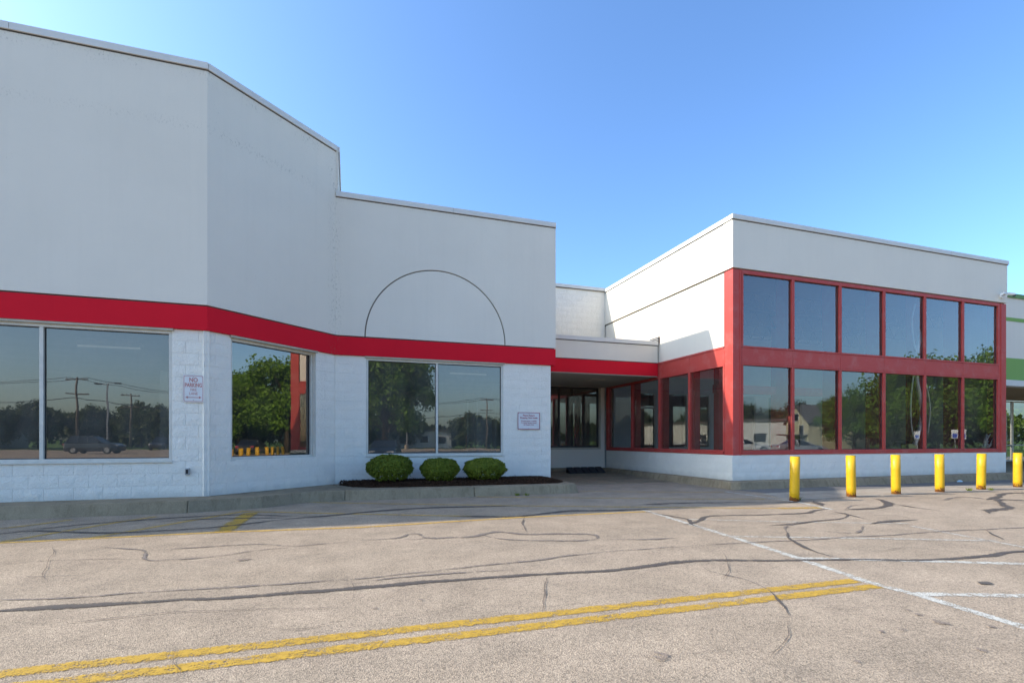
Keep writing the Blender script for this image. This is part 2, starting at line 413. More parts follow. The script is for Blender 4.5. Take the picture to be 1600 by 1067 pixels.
def lay_blocks(W, t0, t1, z0, z1, root, openings=(), o=0.0):
    rnd = random.Random(int(t0*10+z0*7)+5); rl = root.location; row = 0; z = z0
    while z < z1-.02:
        h = min(BH, z1-z)
        spans = [(t0, t1)]
        for a, b, za, zb in openings:
            if z+h*.5 > za and z+h*.5 < zb:
                spans = [q for sp in spans for q in ((sp[0], min(sp[1], a)), (max(sp[0], b), sp[1])) if q[1]-q[0] > .02]
        for a, b in spans:
            k0 = math.floor((a-t0)/BL)-1; cuts = [a]
            for k in range(k0, k0+200):
                c = t0+k*BL+(BL/2 if row % 2 else 0)
                if c >= b-.1: break
                if c > a+.1: cuts.append(c)
            cuts.append(b)
            for c0, c1 in zip(cuts, cuts[1:]):
                p = W.at(c0+.0015, o, z)
                link('block', rnd.choice(BV), root, (p[0]-rl[0], p[1]-rl[1], z-rl[2]), (0, 0, W.ang), (c1-c0-.003, 1, h/BH))
        z += BH; row += 1
def core(W, t0, t1, z0, z1, root, openings=(), mat='stone', o0=-.30, o1=-.071, name='wall_core'):
    m = MB(); ts = sorted({t0, t1, *[a for q in openings for a in q[:2]]})
    for a, b in zip(ts, ts[1:]):
        hit = [q for q in openings if q[0] <= a+1e-4 and q[1] >= b-1e-4]
        if not hit: m.wbox(W, a, b, o0, o1, z0, z1)
        else:
            q = hit[0]
            if q[2] > z0: m.wbox(W, a, b, o0, o1, z0, q[2])
            if q[3] < z1: m.wbox(W, a, b, o0, o1, q[3], z1)
    return m.build(name, MT[mat], root)
def coping(W, t0, t1, z, root, over=.035, h=.13, seg=3.0, depth=.35, mat='coping'):
    n = max(1, round((t1-t0)/seg)); L = (t1-t0)/n
    for i in range(n):
        MB().wbox(W, t0+i*L+(.003 if i else 0), t0+(i+1)*L-(.003 if i < n-1 else 0), -depth, over, z-h, z).build('coping', MT[mat], root, bevel=.006)
    MB().wbox(W, t0, t1, -.02, .006, z-h-.022, z-h).build('joint_and_shade_strip', MT['joint'], root)  # dark strip added as a painted shadow line below the coping
def window(W, t0, t1, z0, z1, splits, root, gl='glass', fr='alu', fw=.055, depth=.12, o=-.13, mw=.06, sill=True):
    m = MB()
    m.wbox(W, t0, t0+fw, o-.04, o+.06, z0+fw, z1-fw).wbox(W, t1-fw, t1, o-.04, o+.06, z0+fw, z1-fw)
    m.wbox(W, t0, t1, o-.04, o+.06, z0, z0+fw).wbox(W, t0, t1, o-.04, o+.06, z1-fw, z1)
    f = m.build('window', MT[fr], root, bevel=.004)
    if sill: MB().wbox(W, t0-.01, t1+.01, o-.04, o+.105, z0-.03, z0-.001).build('sill', MT[fr], f, root=root, bevel=.004)
    ts = [t0+fw]+list(splits)+[t1-fw]
    for s in splits: MB().wbox(W, s-mw/2, s+mw/2, o-.04, o+.055, z0+fw, z1-fw).build('mullion', MT[fr], f, root=root, bevel=.004)
    for i, (a, b) in enumerate(zip(ts, ts[1:])):
        a2 = a+(mw/2 if i else 0); b2 = b-(mw/2 if i < len(ts)-2 else 0)
        MB().wbox(W, a2, b2, o-.004, o+.004, z0+fw, z1-fw).quad([W.at(a2, o, z0+fw)]*3) if False else None
        p = MB(); p.quad(tilt([W.at(a2, o, z0+fw), W.at(b2, o, z0+fw), W.at(b2, o, z1-fw), W.at(a2, o, z1-fw)], W)).build('pane', MT[gl], f, root=root, fix=False)
        g = MB(); gw = .014
        for (q0, q1, y0, y1) in ((a2, a2+gw, z0+fw+gw, z1-fw-gw), (b2-gw, b2, z0+fw+gw, z1-fw-gw), (a2, b2, z0+fw, z0+fw+gw), (a2, b2, z1-fw-gw, z1-fw)): g.wbox(W, q0, q1, o+.001, o+.012, y0, y1)
        g.build('gasket', MT['rubber'], f, root=root)
    return f

# ------------------------------------------------------------------ ground
def poly_sheet(name, pts, z, mat, kind=None, parent=None, res=None):
    m = MB(); m.quad([(x, y, z) for x, y in pts]); return m.build(name, MT[mat], parent, kind=kind, fix=False)
poly_sheet('lawn_terrain', [(-2500, -2500), (2500, -2500), (2500, 2500), (-2500, 2500)], -.06, 'grass', 'structure')
lot = poly_sheet('parking_lot', [(-90, -62), (46, -62), (46, 60), (-90, 60)], 0, 'asphalt', 'structure')

def smooth_line(pts, step=.12):
    P = [Vector((p[0], p[1])) for p in pts]; P = [P[0]*2-P[1]]+P+[P[-1]*2-P[-2]]; out = []
    for i in range(1, len(P)-2):
        a, b, c, d = P[i-1:i+3]; n = max(2, int((c-b).length/step))
        for k in range(n):
            t = k/n; out.append(.5*((2*b)+(c-a)*t+(2*a-5*b+4*c-d)*t*t+(3*b-a-3*c+d)*t**3))
    out.append(P[-2]); return out
RZ = [0]
def ribbon(name, pix, width, z, mat, wig=0, straight=False, taper=True, label=None):
    RZ[0] += 1; z = z+RZ[0]*.00003
    pts = [G(*p) for p in pix]; rnd = random.Random(int(sum(p[0]+p[1]*3 for p in pix)))
    if wig: L = smooth_line(pts, .05)
    else:
        L = []
        for p, q in zip(pts, pts[1:]):
            p, q = Vector(p), Vector(q); k = max(1, int((q-p).length/.6)); L += [p.lerp(q, i/k) for i in range(k)]
        L.append(Vector(pts[-1]))
    n = len(L); m = MB(); wv = 1.0; ph = 0; ph2 = 0; E = []
    for i, p in enumerate(L):
        d = (L[min(i+1, n-1)]-L[max(i-1, 0)]).normalized(); q = Vector((-d.y, d.x))
        if wig: wv += rnd.uniform(-.22, .22)+(1-wv)*.12; wv = min(1.7, max(.35, wv)); ph2 += rnd.uniform(-.006, .006)*wig; ph2 *= .85; ph += ph2; ph *= .9
        e = min(1, (min(i, n-1-i)+.8)/10) if taper and wig else 1
        hw = width*((.50 if sum(p[1] for p in pix)/len(pix) > 830 else .68) if wig else .62)*wv*e
        for o_, ev in ((hw, 1.0), (0, 0.0), (-hw, 1.0)):
            c = p+q*(ph+o_); m.v.append((c.x, c.y, z)); E.append(ev)
        if i:
            k = 3*i
            for j in (0, 1): m.f.append((k-3+j, k-2+j, k+1+j, k+j)); m.mi.append(0)
    o = m.build(name, MT[mat], lot, label=label, fix=False)
    at = o.data.attributes.new('edge', 'FLOAT', 'POINT'); at.data.foreach_set('value', E); return o
# yellow paint
ribbon('painted_line', [(-120, 1066), (1336, 907)], .125, .004, 'yellow', straight=True, label='far stripe of the double yellow line')
ribbon('painted_line', [(-120, 1091), (1371, 915.5)], .125, .004, 'yellow', straight=True, label='near stripe of the double yellow line')
for pix, wd in (([(0, 848), (210, 838), (350, 831), (560, 824), (817, 808), (1010, 799)], .12), ([(450, 784), (520, 785.5), (800, 790), (1080, 793), (1218, 794)], .10),
        ([(385, 799), (560, 803), (660, 805), (817, 808)], .10), ([(744, 776), (1080, 779.5), (1195, 779.5)], .10), ([(905, 767.5), (1080, 769), (1131, 768.5)], .09),
        ([(0, 826), (60, 819), (112, 812)], .11), ([(0, 847), (189, 815), (245, 807)], .11), ([(140, 841), (260, 820), (385, 798)], .11), ([(-200, 860), (0, 848)], .12)):
    ribbon('painted_line', pix, wd, .004, 'yellow_old', straight=True)
ribbon('painted_line', [(1218, 794), (1288, 793)], .20, .004, 'yellow', straight=True)
ribbon('painted_line', [(346, 832), (392, 801)], .26, .0048, 'yellow', straight=True)
for pix, wd, mt in (([(1134, 768), (1250, 785), (1299, 796)], .11, 'white'), ([(1006, 797), (1040, 807), (1173, 848), (1250, 873), (1355, 909), (1442, 932), (1620, 986)], .11, 'white'),
        ([(1425, 822), (1600, 855), (1700, 874)], .10, 'white_old'), ([(1141, 838), (1355, 841), (1558, 845)], .10, 'white_old'), ([(1250, 872), (1425, 876), (1700, 884)], .11, 'white'),
        ([(1425, 928), (1600, 931), (1750, 934)], .11, 'white'), ([(1040, 810), (1215, 815), (1420, 818)], .08, 'white_old')):
    ribbon('painted_line', pix, wd, .004, mt, straight=True)
# tar seams
TS = [([(-60, 958), (0, 955), (245, 939), (385, 931), (560, 917), (695, 906), (817, 899), (975, 890), (1084, 877), (1200, 876), (1320, 875), (1425, 876), (1530, 871), (1600, 862), (1700, 852)], .085, 'tar'),
 ([(1500, 874), (1545, 869), (1600, 860), (1680, 852)], .12, 'tar'), ([(1084, 877), (1060, 879), (1010, 885)], .10, 'tar'),
 ([(-60, 940), (0, 938), (175, 929), (350, 918), (560, 903), (695, 889), (800, 877), (940, 862), (1080, 853)], .05, 'tar_old'),
 ([(1080, 853), (1159, 848), (1285, 842), (1390, 837), (1530, 828), (1620, 821)], .06, 'tar_old'),
 ([(520, 915), (660, 899), (817, 888)], .035, 'tar_old'),
 ([(560, 845), (625, 841), (646, 835), (667, 841), (730, 839), (758, 834), (779, 832), (817, 836), (870, 835), (919, 835), (930, 839), (915, 843), (835, 844), (782, 841), (758, 835)], .11, 'tar_old'),
 ([(625, 842), (650, 843), (667, 840)], .10, 'tar_old'), ([(915, 843), (960, 843), (1014, 843), (1080, 841)], .07, 'tar_old'),
 ([(157, 854), (210, 859), (224, 862), (227, 875), (273, 876)], .07, 'tar_old'), ([(227, 861), (385, 852), (465, 854), (560, 845)], .05, 'tar_old'),
 ([(227, 876), (315, 871), (400, 860), (455, 855)], .04, 'tar_old'), ([(0, 904), (70, 901), (140, 898)], .04, 'tar_old'), ([(0, 882), (90, 876), (227, 875)], .025, 'crack'),
 ([(-60, 837), (0, 834), (52, 830), (175, 832), (245, 830), (350, 823), (455, 810), (490, 807), (520, 805), (642, 795), (712, 792), (800, 791)], .075, 'tar'),
 ([(0, 832), (210, 813), (367, 805), (455, 807), (490, 806)], .05, 'tar'), ([(245, 816), (320, 811), (455, 809)], .05, 'tar'),
 ([(700, 807), (817, 806), (887, 799), (940, 798), (1020, 795)], .09, 'tar'), ([(992, 789), (1080, 786), (1215, 785), (1271, 784)], .09, 'tar'),
 ([(1006, 799), (1045, 806), (1075, 812), (1082, 820), (1099, 826)], .06, 'tar'), ([(1060, 820), (1075, 819), (1103, 813), (1113, 808), (1145, 806), (1250, 803), (1278, 798), (1300, 796)], .06, 'tar'),
 ([(1299, 799), (1320, 803), (1350, 810), (1383, 815)], .07, 'tar'), ([(1358, 819), (1383, 815), (1432, 812)], .11, 'tar'), ([(1432, 812), (1400, 806), (1350, 805)], .03, 'crack'),
 ([(1312, 801), (1322, 803), (1320, 810), (1299, 813), (1250, 818), (1197, 822)], .06, 'tar'),
 ([(1229, 831), (1236, 841), (1257, 854), (1285, 865), (1320, 875)], .085, 'tar'), ([(1229, 831), (1232, 822), (1248, 815)], .04, 'tar_old'),
 ([(1364, 779), (1376, 781), (1390, 787), (1376, 793), (1345, 796), (1320, 797)], .13, 'tar'), ([(1390, 787), (1430, 793), (1467, 799)], .07, 'tar'), ([(1320, 797), (1332, 790), (1376, 790)], .05, 'tar_old'),
 ([(1271, 783), (1280, 787), (1287, 791)], .18, 'tar'),
 ([(1680, 769), (1600, 770), (1567, 771), (1558, 777), (1540, 781)], .12, 'tar'), ([(1650, 782), (1600, 782), (1565, 781), (1568, 787), (1579, 794), (1552, 797), (1545, 800), (1550, 803)], .13, 'tar'),
 ([(1460, 782), (1474, 781), (1490, 778), (1512, 777), (1558, 782)], .09, 'tar_old'), ([(1537, 827), (1560, 836), (1586, 847)], .04, 'tar'),
 ([(1278, 830), (1337, 833), (1355, 821)], .05, 'tar_old'),
 ([(1096, 882), (1110, 894), (1162, 906), (1190, 918), (1205, 925)], .022, 'crack'), ([(1200, 922), (1215, 934), (1230, 950), (1235, 963)], .045, 'tar'), ([(1232, 971), (1229, 992), (1218, 1014), (1203, 1032)], .022, 'crack'),
 ([(1203, 1032), (1180, 1045), (1160, 1068)], .010, 'crack'), ([(1203, 1032), (1222, 1060)], .010, 'crack'),
 ([(856, 899), (846, 930), (842, 959)], .016, 'crack'), ([(635, 915), (600, 936), (583, 948)], .018, 'crack'), ([(820, 808), (815, 820), (818, 834)], .022, 'crack'), ([(240, 752+300), (225, 1040)], .01, 'crack'),
 ([(385, 979), (440, 983), (490, 978), (560, 957)], .014, 'crack'), ([(130, 1008), (160, 1000)], .04, 'crack'), ([(0, 975), (120, 972), (300, 955), (583, 950)], .012, 'crack')]
rc = random.Random(19)
for _ in range(16):   # fine wandering hairline cracks
    x = rc.uniform(40, 1560); y = rc.uniform(840, 1040); a = rc.choice((0, 0, 1)); k = rc.uniform(.5, 1.6)
    pp = [(x, y)]
    for j in range(rc.randint(3, 7)):
        x += (rc.uniform(18, 60) if a == 0 else rc.uniform(-14, 14))*k; y += (rc.uniform(-6, 6) if a == 0 else rc.uniform(8, 22))*k
        pp.append((x, min(1064, max(812, y))))
    TS.append((pp, rc.uniform(.006, .013), 'crack'))
for i, (pix, wd, mt) in enumerate(TS):
    ribbon('tar_seam' if mt != 'crack' else 'crack', pix, wd, .0062+.00006*i, mt, wig=1)
def blot(px, py, rx, ry, mat, z=.0095, n=18):
    c = G(px, py); rnd = random.Random(int(px+py)); m = MB()
    m.quad([(c[0]+math.cos(6.283*k/n)*rx*rnd.uniform(.65, 1.2), c[1]+math.sin(6.283*k/n)*ry*rnd.uniform(.65, 1.2), z) for k in range(n)])
    m.build('stain', MT[mat], lot, fix=False)
for i, (px, py, rx, ry, mt) in enumerate(((1540, 911.5, .075, .05, 'tar'), (1470, 973, .05, .05, 'stain'), (1407, 984, .035, .03, 'stain'), (1378, 987, .025, .02, 'stain'), (1435, 961, .03, .02, 'stain'), (1419, 954, .02, .02, 'stain'),
        (586, 951, .03, .02, 'stain'), (657, 938, .02, .02, 'stain'), (780, 905, .06, .03, 'stain'), (1340, 1035, .02, .02, 'stain'), (1536, 1017, .03, .03, 'stain'), (1550, 980, .03, .02, 'stain'), (380, 875, .07, .05, 'stain'), (1030, 1027, .06, .06, 'stain'), (135, 1009, .03, .015, 'stain'))):
    blot(px, py, rx, ry, mt, .0100+.00005*i)
# parking bays in the rest of the lot (seen in the window reflections)
for k in range(-16, 15):
    for y0 in (-24, -44):
        MB().box(k*2.8-.05, k*2.8+.05, y0-5, y0+5, .002, .0045).build('painted_line', MT['white'], lot)

# ------------------------------------------------------------------ pavements and kerbs
apron = empty('pavement', (-6, 10.7, 0), kind='structure')
FB = [(-30, 10.33), (-9.1, 10.33), (-6.1, 10.33), (-2.78, 10.30), G(410, 793.5), G(459, 787), G(500, 784), (-.1, 11.36), (.6, 11.26), (2.75, 11.24), (5.15, 11.20), (5.40, 11.28), (5.50, 11.48)]
WB = [(-30, 11.2), (-9.1, 11.2), (-6.1, 11.2), (-2.66, 11.2), (-1.9, 11.8), (-1.3, 12.4), (-.9, 12.8), (-.45, 13.35), (.6, 13.35), (2.75, 13.35), (5.15, 13.35), (5.44, 13.35), (5.52, 13.35)]
def offs(L, k, d):
    a = Vector(L[max(k-1, 0)]); b = Vector(L[min(k+1, len(L)-1)]); t = (b-a).normalized(); q = Vector((-t.y, t.x)); p = Vector(L[k])+q*d; return (p.x, p.y)
FT = [offs(FB, k, .09) for k in range(len(FB))]
def kerb_piece(i0, i1):
    bot = FB[i0:i1+1]+WB[i0:i1+1][::-1]; top = FT[i0:i1+1]+WB[i0:i1+1][::-1]
    g = .006
    bot[0] = (bot[0][0]+g, bot[0][1]); top[0] = (top[0][0]+g, top[0][1]); bot[-1] = (bot[-1][0]+g, bot[-1][1]); top[-1] = (top[-1][0]+g, top[-1][1])
    m = MB(); m.prism(bot, -.02, .22, top); m.build('kerb_section', MT['curb'], apron, bevel=.018)
for a, b in ((0, 1), (1, 2), (2, 3), (3, 7), (7, 9), (9, 12)): kerb_piece(a, b)
ap2 = empty('pavement', (15, 10.8, 0), kind='structure')
cuts = [9.56, 13.2, 17.2, 21.2]
def kerb2(poly, top):
    MB().prism(poly, -.02, .205, top).build('kerb_section', MT['curb'], ap2, bevel=.018)
kerb2([(9.52, 10.70), (9.75, 10.58), (13.19, 10.58), (13.19, 11.3), (10.1, 11.3), (9.56, 11.3)], [(9.60, 10.78), (9.80, 10.67), (13.19, 10.67), (13.19, 11.3), (10.1, 11.3), (9.64, 11.3)])
for a, b in ((13.2, 17.2), (17.2, 21.1)): kerb2([(a+.004, 10.58), (b, 10.58), (b, 11.3), (a+.004, 11.3)], [(a+.004, 10.67), (b, 10.67), (b, 11.3), (a+.004, 11.3)])
kerb2([(21.104, 10.58), (22.4, 10.58), (23.0, 10.9), (23.3, 11.6), (23.3, 11.9), (21.104, 11.9)], [(21.104, 10.67), (22.35, 10.67), (22.9, 10.97), (23.2, 11.6), (23.2, 11.9), (21.104, 11.9)])
kerb2([(9.56, 11.304), (10.1, 11.304), (10.1, 18.0), (9.56, 18.0)], [(9.64, 11.304), (10.1, 11.304), (10.1, 18.0), (9.64, 18.0)])
MB().prism([(5.4, 13.3), (9.7, 13.3), (9.7, 18.15), (5.4, 18.15)], -.02, [.008, .008, .10, .10]).build('recess_slab', MT['slab'], kind='structure')
MB().prism([(5.56, 11.2), (9.62, 10.75), (9.62, 13.296), (5.44, 13.296)], -.02, .0055).build('recess_apron', MT['slab'], kind='structure') if False else None
MB().box(5.46, 9.56, 18.0, 18.22, 0, .22).build('kerb_section', MT['curb'], ap2, bevel=.01)
m = MB(); m.quad([(9.8, 9.75, .004), (60, 9.75, .004), (60, 10.6, .004), (9.6, 10.7, .004)]); m.build('pavement_strip', MT['patch'], kind='structure')
walk = empty('footway', (20, 9.2, 0), kind='structure')
xs = [9.35, 11.9, 14.9, 17.9, 20.9, 24, 27, 30, 33]
for i, (a, b) in enumerate(zip(xs, xs[1:])):
    MB().prism([(a+.008 if i else 9.0, 8.42), (b, 8.50), (b, 9.74), (a+.008 if i else 9.6, 9.74)], -.02, .010).build('walk_slab', MT['walk'], walk)
MB().prism([(21.1, 11.6), (45, 11.6), (45, 17.2), (21.1, 17.2)], 0, .2).build('shop_pavement', MT['slab'], kind='structure')

# ------------------------------------------------------------------ left shop building
st = empty('shop_building', (-6, 14, 0), label='white shop building with red band, canted corner and arch outline above a window', cat='building')
WA = Wall(-14, 11.0); Bx, By = -2.62, 11.0; ex, ey = -.33, 13.1
bl = math.hypot(ex-Bx, ey-By); WBw = Wall(Bx, By, (ex-Bx)/bl, (ey-By)/bl); WC = Wall(-.33, 13.1)
foot_hi = [(-30, 11.0), (Bx, By), (ex, ey), (ex+.06, ey), (ex+.06, 24), (-30, 24)]
# upper stucco mass, reveal, band
MB().prism(foot_hi, 3.915, 8.46).build('stucco_wall', MT['stucco'], st)
def inset(poly, d): return [(x, y+d if y < 20 else y) for x, y in poly]
cfoot = [(ex+.064, 13.145), (5.56, 13.145), (5.56, 24), (ex+.064, 24)]
MB().prism(cfoot, 3.915, 7.34).build('stucco_wall', MT['stucco'], st)
allf = [(-30, 11.0), (Bx, By), (ex, ey), (5.56, 13.1), (5.56, 24), (-30, 24)]
allf_in = [(-29.9, 11.03), (Bx-.02, By+.03), (ex-.02, ey+.03), (5.53, 13.13), (5.53, 23.9), (-29.9, 23.9)]
MB().prism(allf_in, 3.885, 3.913).build('joint_and_shade_strip', MT['joint'], st)
for pts in ([(-30, 11.0), (Bx, By), (Bx-.05, By+.16), (-30, 11.16)], [(Bx+.001, By), (ex, ey), (ex-.09, ey+.16), (Bx-.049, By+.16)], [(ex+.001, ey), (5.56, ey), (5.56, ey+.16), (ex-.089, ey+.16)], [(5.44, ey+.161), (5.56, ey+.161), (5.56, 18.15), (5.44, 18.15)]):
    MB().prism(pts, 3.43, 3.885).build('red_band', MT['band'], st)
# arch: thin front skin with a half-round gap
ac, ar, zc = 2.545-.06+.33-.33, 1.86, 3.915
ax0 = 2.21-(-.33)
n = 40
outer = [(ax0-ar*math.cos(math.pi*k/n), zc+ar*math.sin(math.pi*k/n)) for k in range(n+1)]
skin = [(.0604, zc)]+outer+[(5.89, zc), (5.89, 7.34), (.0604, 7.34)]
ms = MB(); ms.wprism(WC, skin, -.044, 0); ms.build('stucco_panel', MT['stucco'], st)
inner = [(ax0-(ar-.032)*math.cos(math.pi*k/n), zc+(ar-.032)*math.sin(math.pi*k/n)) for k in range(n+1)]
ms = MB(); ms.wprism(WC, inner, -.044, -.002); ms.build('arch_panel', MT['stucco_in'], st)
gro = MB(); rr = [ar-.031, ar-.001]
arc0 = [(ax0-rr[0]*math.cos(math.pi*k/n), zc+rr[0]*math.sin(math.pi*k/n)) for k in range(n+1)]
arc1 = [(ax0-rr[1]*math.cos(math.pi*k/n), zc+rr[1]*math.sin(math.pi*k/n)) for k in range(n+1)]
for k in range(n): gro.quad([WC.at(arc0[k][0], -.030, arc0[k][1]), WC.at(arc1[k][0], -.030, arc1[k][1]), WC.at(arc1[k+1][0], -.030, arc1[k+1][1]), WC.at(arc0[k+1][0], -.030, arc0[k+1][1])])
gro.build('arch_groove', plain('groove_shade', (.20, .17, .13)), st)  # shade inside the arch groove is put in as a dark colour
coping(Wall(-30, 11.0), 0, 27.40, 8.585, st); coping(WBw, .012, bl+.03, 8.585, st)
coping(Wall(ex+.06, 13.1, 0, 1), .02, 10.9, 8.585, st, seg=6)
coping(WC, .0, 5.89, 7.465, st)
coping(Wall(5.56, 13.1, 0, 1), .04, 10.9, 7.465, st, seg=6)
# lower walls
op_a = [(WA.p[0]*0+a, b, .91, 3.385) for a, b in ((14-13.2, 14-9.2), (14-8.6, 14-3.224))]
SO = -.065
core(WA, 0, 11.40, .2, 3.43, st, op_a); lay_blocks(WA, 0, 11.405, .22, 3.425, st, op_a, SO)
op_b = [(.50, 2.56, .91, 3.385)]
core(WBw, 0, bl, .2, 3.43, st, op_b); lay_blocks(WBw, -.035, bl+.02, .22, 3.425, st, op_b, SO)
op_c = [(.33+.39, .33+4.02, .91, 3.385)]
core(WC, -.1, 5.76, .2, 3.43, st, op_c); lay_blocks(WC, -.02, 5.76, .22, 3.425, st, op_c, SO)
MB().box(5.28, 5.432, 13.40, 18.15, .0, 3.43).build('side_wall', MT['stone'], st)
for W, (a, b, za, zb) in ((WA, op_a[0]), (WA, op_a[1])):
    window(W, a, b, za, zb, [8.76] if a > 5 else [3.0], st)
cm = (op_b[0][0]+op_b[0][1])/2; dd = R(1.8); cxy = WBw.at(cm, 0, 0); u2 = (math.cos(WBw.ang+dd), math.sin(WBw.ang+dd))
WB2 = Wall(cxy[0]-u2[0]*cm, cxy[1]-u2[1]*cm, *u2)   # this window sits a little askew in its opening
window(WB2, *op_b[0], [], st, o=-.19, gl='glass_cl'); window(WC, *op_c[0], [.33+2.195], st)
# beige reveal board under the band over each opening
for W, q in ((WA, op_a[1]), (WA, op_a[0]), (WBw, op_b[0]), (WC, op_c[0])): MB().wbox(W, q[0]-.03, q[1]+.03, -.12, -.012, 3.387, 3.428).build('head_trim', MT['trim'], st)
# interior: floor, ceiling, back wall, partitions, fluorescent strips
MB().prism([(-14, 11.32), (-2.75, 11.32), (-.5, 13.42), (5.27, 13.42), (5.27, 23.8), (-14, 23.8)], .0, .2).build('interior_floor', MT['floor'], st)
MB().prism([(-14, 11.17), (-2.72, 11.17), (-.45, 13.27), (5.27, 13.27), (5.27, 23.8), (-14, 23.8)], 3.39, 3.425).build('interior_ceiling', MT['ceil'], st)
MB().box(-14, 5.27, 21.5, 21.7, .2, 3.39).build('interior_wall', MT['room'], st)
MB().box(-14.2, -14, 11.3, 21.7, .2, 3.39).build('interior_wall', MT['room'], st)
MB().box(-3.9, -3.75, 12.6, 21.5, .2, 2.8).build('interior_partition', MT['room'], st)
MB().box(5.26, 5.28, 13.42, 21.6, .2, 3.39).build('interior_wall', MT['room'], st)
g = empty('light_fixture', (-4.8, 12.55, 3.33), label='lit fluorescent strip just inside the left front window', cat='light', group='fluorescent strips on the shop ceiling')
MB().box(-5.35, -4.22, 12.5, 12.6, 3.27, 3.385).build('housing', MT['tube'], g); MB().box(-5.33, -4.24, 12.525, 12.575, 3.235, 3.268).build('tube', MT['lit'], g)
for (x, y, lb) in ((-7.2, 12.55, 'lit fluorescent strip at the far left edge behind glass'), (3.3, 14.35, 'lit fluorescent strip behind the window under the arch')):
    c = copy_tree(g); c.location = (x, y, 3.33); c['label'] = lb
dz = empty('display_rack', (4.0, 15.2, .2), label='tall aluminium framed glass partition inside the window under the arch', cat='rack')
for x in (3.45, 3.75, 4.35): MB().box(x, x+.04, 15.1, 15.14, .2, 2.6).build('upright', MT['white_pl'], dz)
MB().box(3.45, 4.39, 15.1, 15.14, 2.56, 2.6).build('rail', MT['white_pl'], dz); MB().box(3.80, 4.30, 15.3, 15.34, .2, 2.0).build('panel', MT['white_pl'], dz)
# outlet box
o = MB(); o.wbox(WA, 11.00, 11.075, SO-.01, SO+.06, .64, .77); ob = o.build('outlet_box', MT['pole'], None, bevel=.008, label='small grey electrical box on the white block below the parking sign', cat='outlet box', loc=(WA.at(11.03, SO, .70)))
o = MB(); o.wbox(WA, 11.018, 11.057, SO+.06, SO+.064, .665, .745); q = o.build('cover', MT['dark'], None, loc=WA.at(11.03, SO, .70)); q.parent = ob; q.location = (0, 0, 0)

# ------------------------------------------------------------------ connecting canopy and rear wall (part of right building)
en = empty('entrance_building', (15.5, 14, 0), label='glass fronted entrance pavilion with red frames and white parapet', cat='building')
WG = Wall(5.0, 18.2)
op_g = [(1.3, 4.63, 1.02, 3.44)]
core(WG, .5, 4.90, .2, 3.9, en, op_g, 'stucco', -.30, -.02, 'rear_wall')
window(WG, *op_g[0], [2.9], en, gl='glass', fr='bronze', fw=.05, o=-.09, sill=False)
MB().wbox(WG, 1.25, 4.70, -.02, .03, .95, 1.015).wbox(WG, 4.635, 4.70, -.02, .03, 1.016, 3.45).build('rear_window_trim', MT['trim'], en)
MB().wbox(WG, .5, 4.90, -.30, -.056, 3.9, 7.40).build('wall_core', MT['stone'], en); lay_blocks(WG, .56, 4.92, 4.36, 7.38, en, (), -.05)
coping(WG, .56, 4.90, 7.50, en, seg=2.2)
cn = empty('entrance_canopy', (7.7, 16.3, 0), label='low white and red canopy bridging the two buildings over the recess', cat='canopy')
WK = Wall(5.56, 14.55)
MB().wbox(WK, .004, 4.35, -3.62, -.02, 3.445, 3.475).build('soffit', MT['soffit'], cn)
MB().wbox(WK, .004, 4.355, -.25, 0, 3.478, 3.90).build('red_band', MT['band'], cn)
MB().wbox(WK, .004, 4.355, -.22, -.02, 3.9, 3.925).build('joint_and_shade_strip', MT['joint'], cn)
MB().wbox(WK, .004, 4.355, -.25, 0, 3.925, 4.50).build('stucco_wall', MT['stucco'], cn)
MB().wbox(WK, .004, 4.355, -3.6, -.26, 4.25, 4.35).build('roof', MT['slab'], cn)
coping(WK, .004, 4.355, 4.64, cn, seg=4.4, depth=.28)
MB().wbox(WK, 2.45, 2.95, -1.6, -1.1, 3.425, 3.444).build('soffit_vent', MT['trim'], cn)

# ------------------------------------------------------------------ entrance building
WD = Wall(9.92, 11.07); WE = Wall(9.92, 18.15, 0, -1)   # E: t = 18.15 - y
DE = 21.515-9.92
MB().prism([(9.92, 11.07), (21.515, 11.07), (21.515, 24), (9.92, 24)], 6.02, 7.34).build('stucco_wall', MT['stucco'], en)
MB().prism([(9.98, 11.13), (21.46, 11.13), (21.46, 23.9), (9.98, 23.9)], 5.985, 6.018).build('joint_and_shade_strip', MT['joint'], en)
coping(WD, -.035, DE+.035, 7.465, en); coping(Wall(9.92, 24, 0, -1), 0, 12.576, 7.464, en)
MB().box(9.965, 10.15, 11.46, 24, 3.93, 5.98).build('stucco_wall', MT['stucco'], en)
# red posts
MB().box(9.94, 10.24, 11.09, 11.42, .89, 5.985).build('corner_post', MT['red'], en, bevel=.008)
MB().box(21.10, 21.50, 11.09, 11.42, .89, 5.985).build('end_post', MT['red'], en, bevel=.008)
MB().box(10.17, 10.20, 11.075, 11.09, .9, 5.98).build('cover_strip', MT['red'], en); MB().box(21.20, 21.24, 11.07, 11.09, .9, 5.98).build('cover_strip', MT['red'], en)
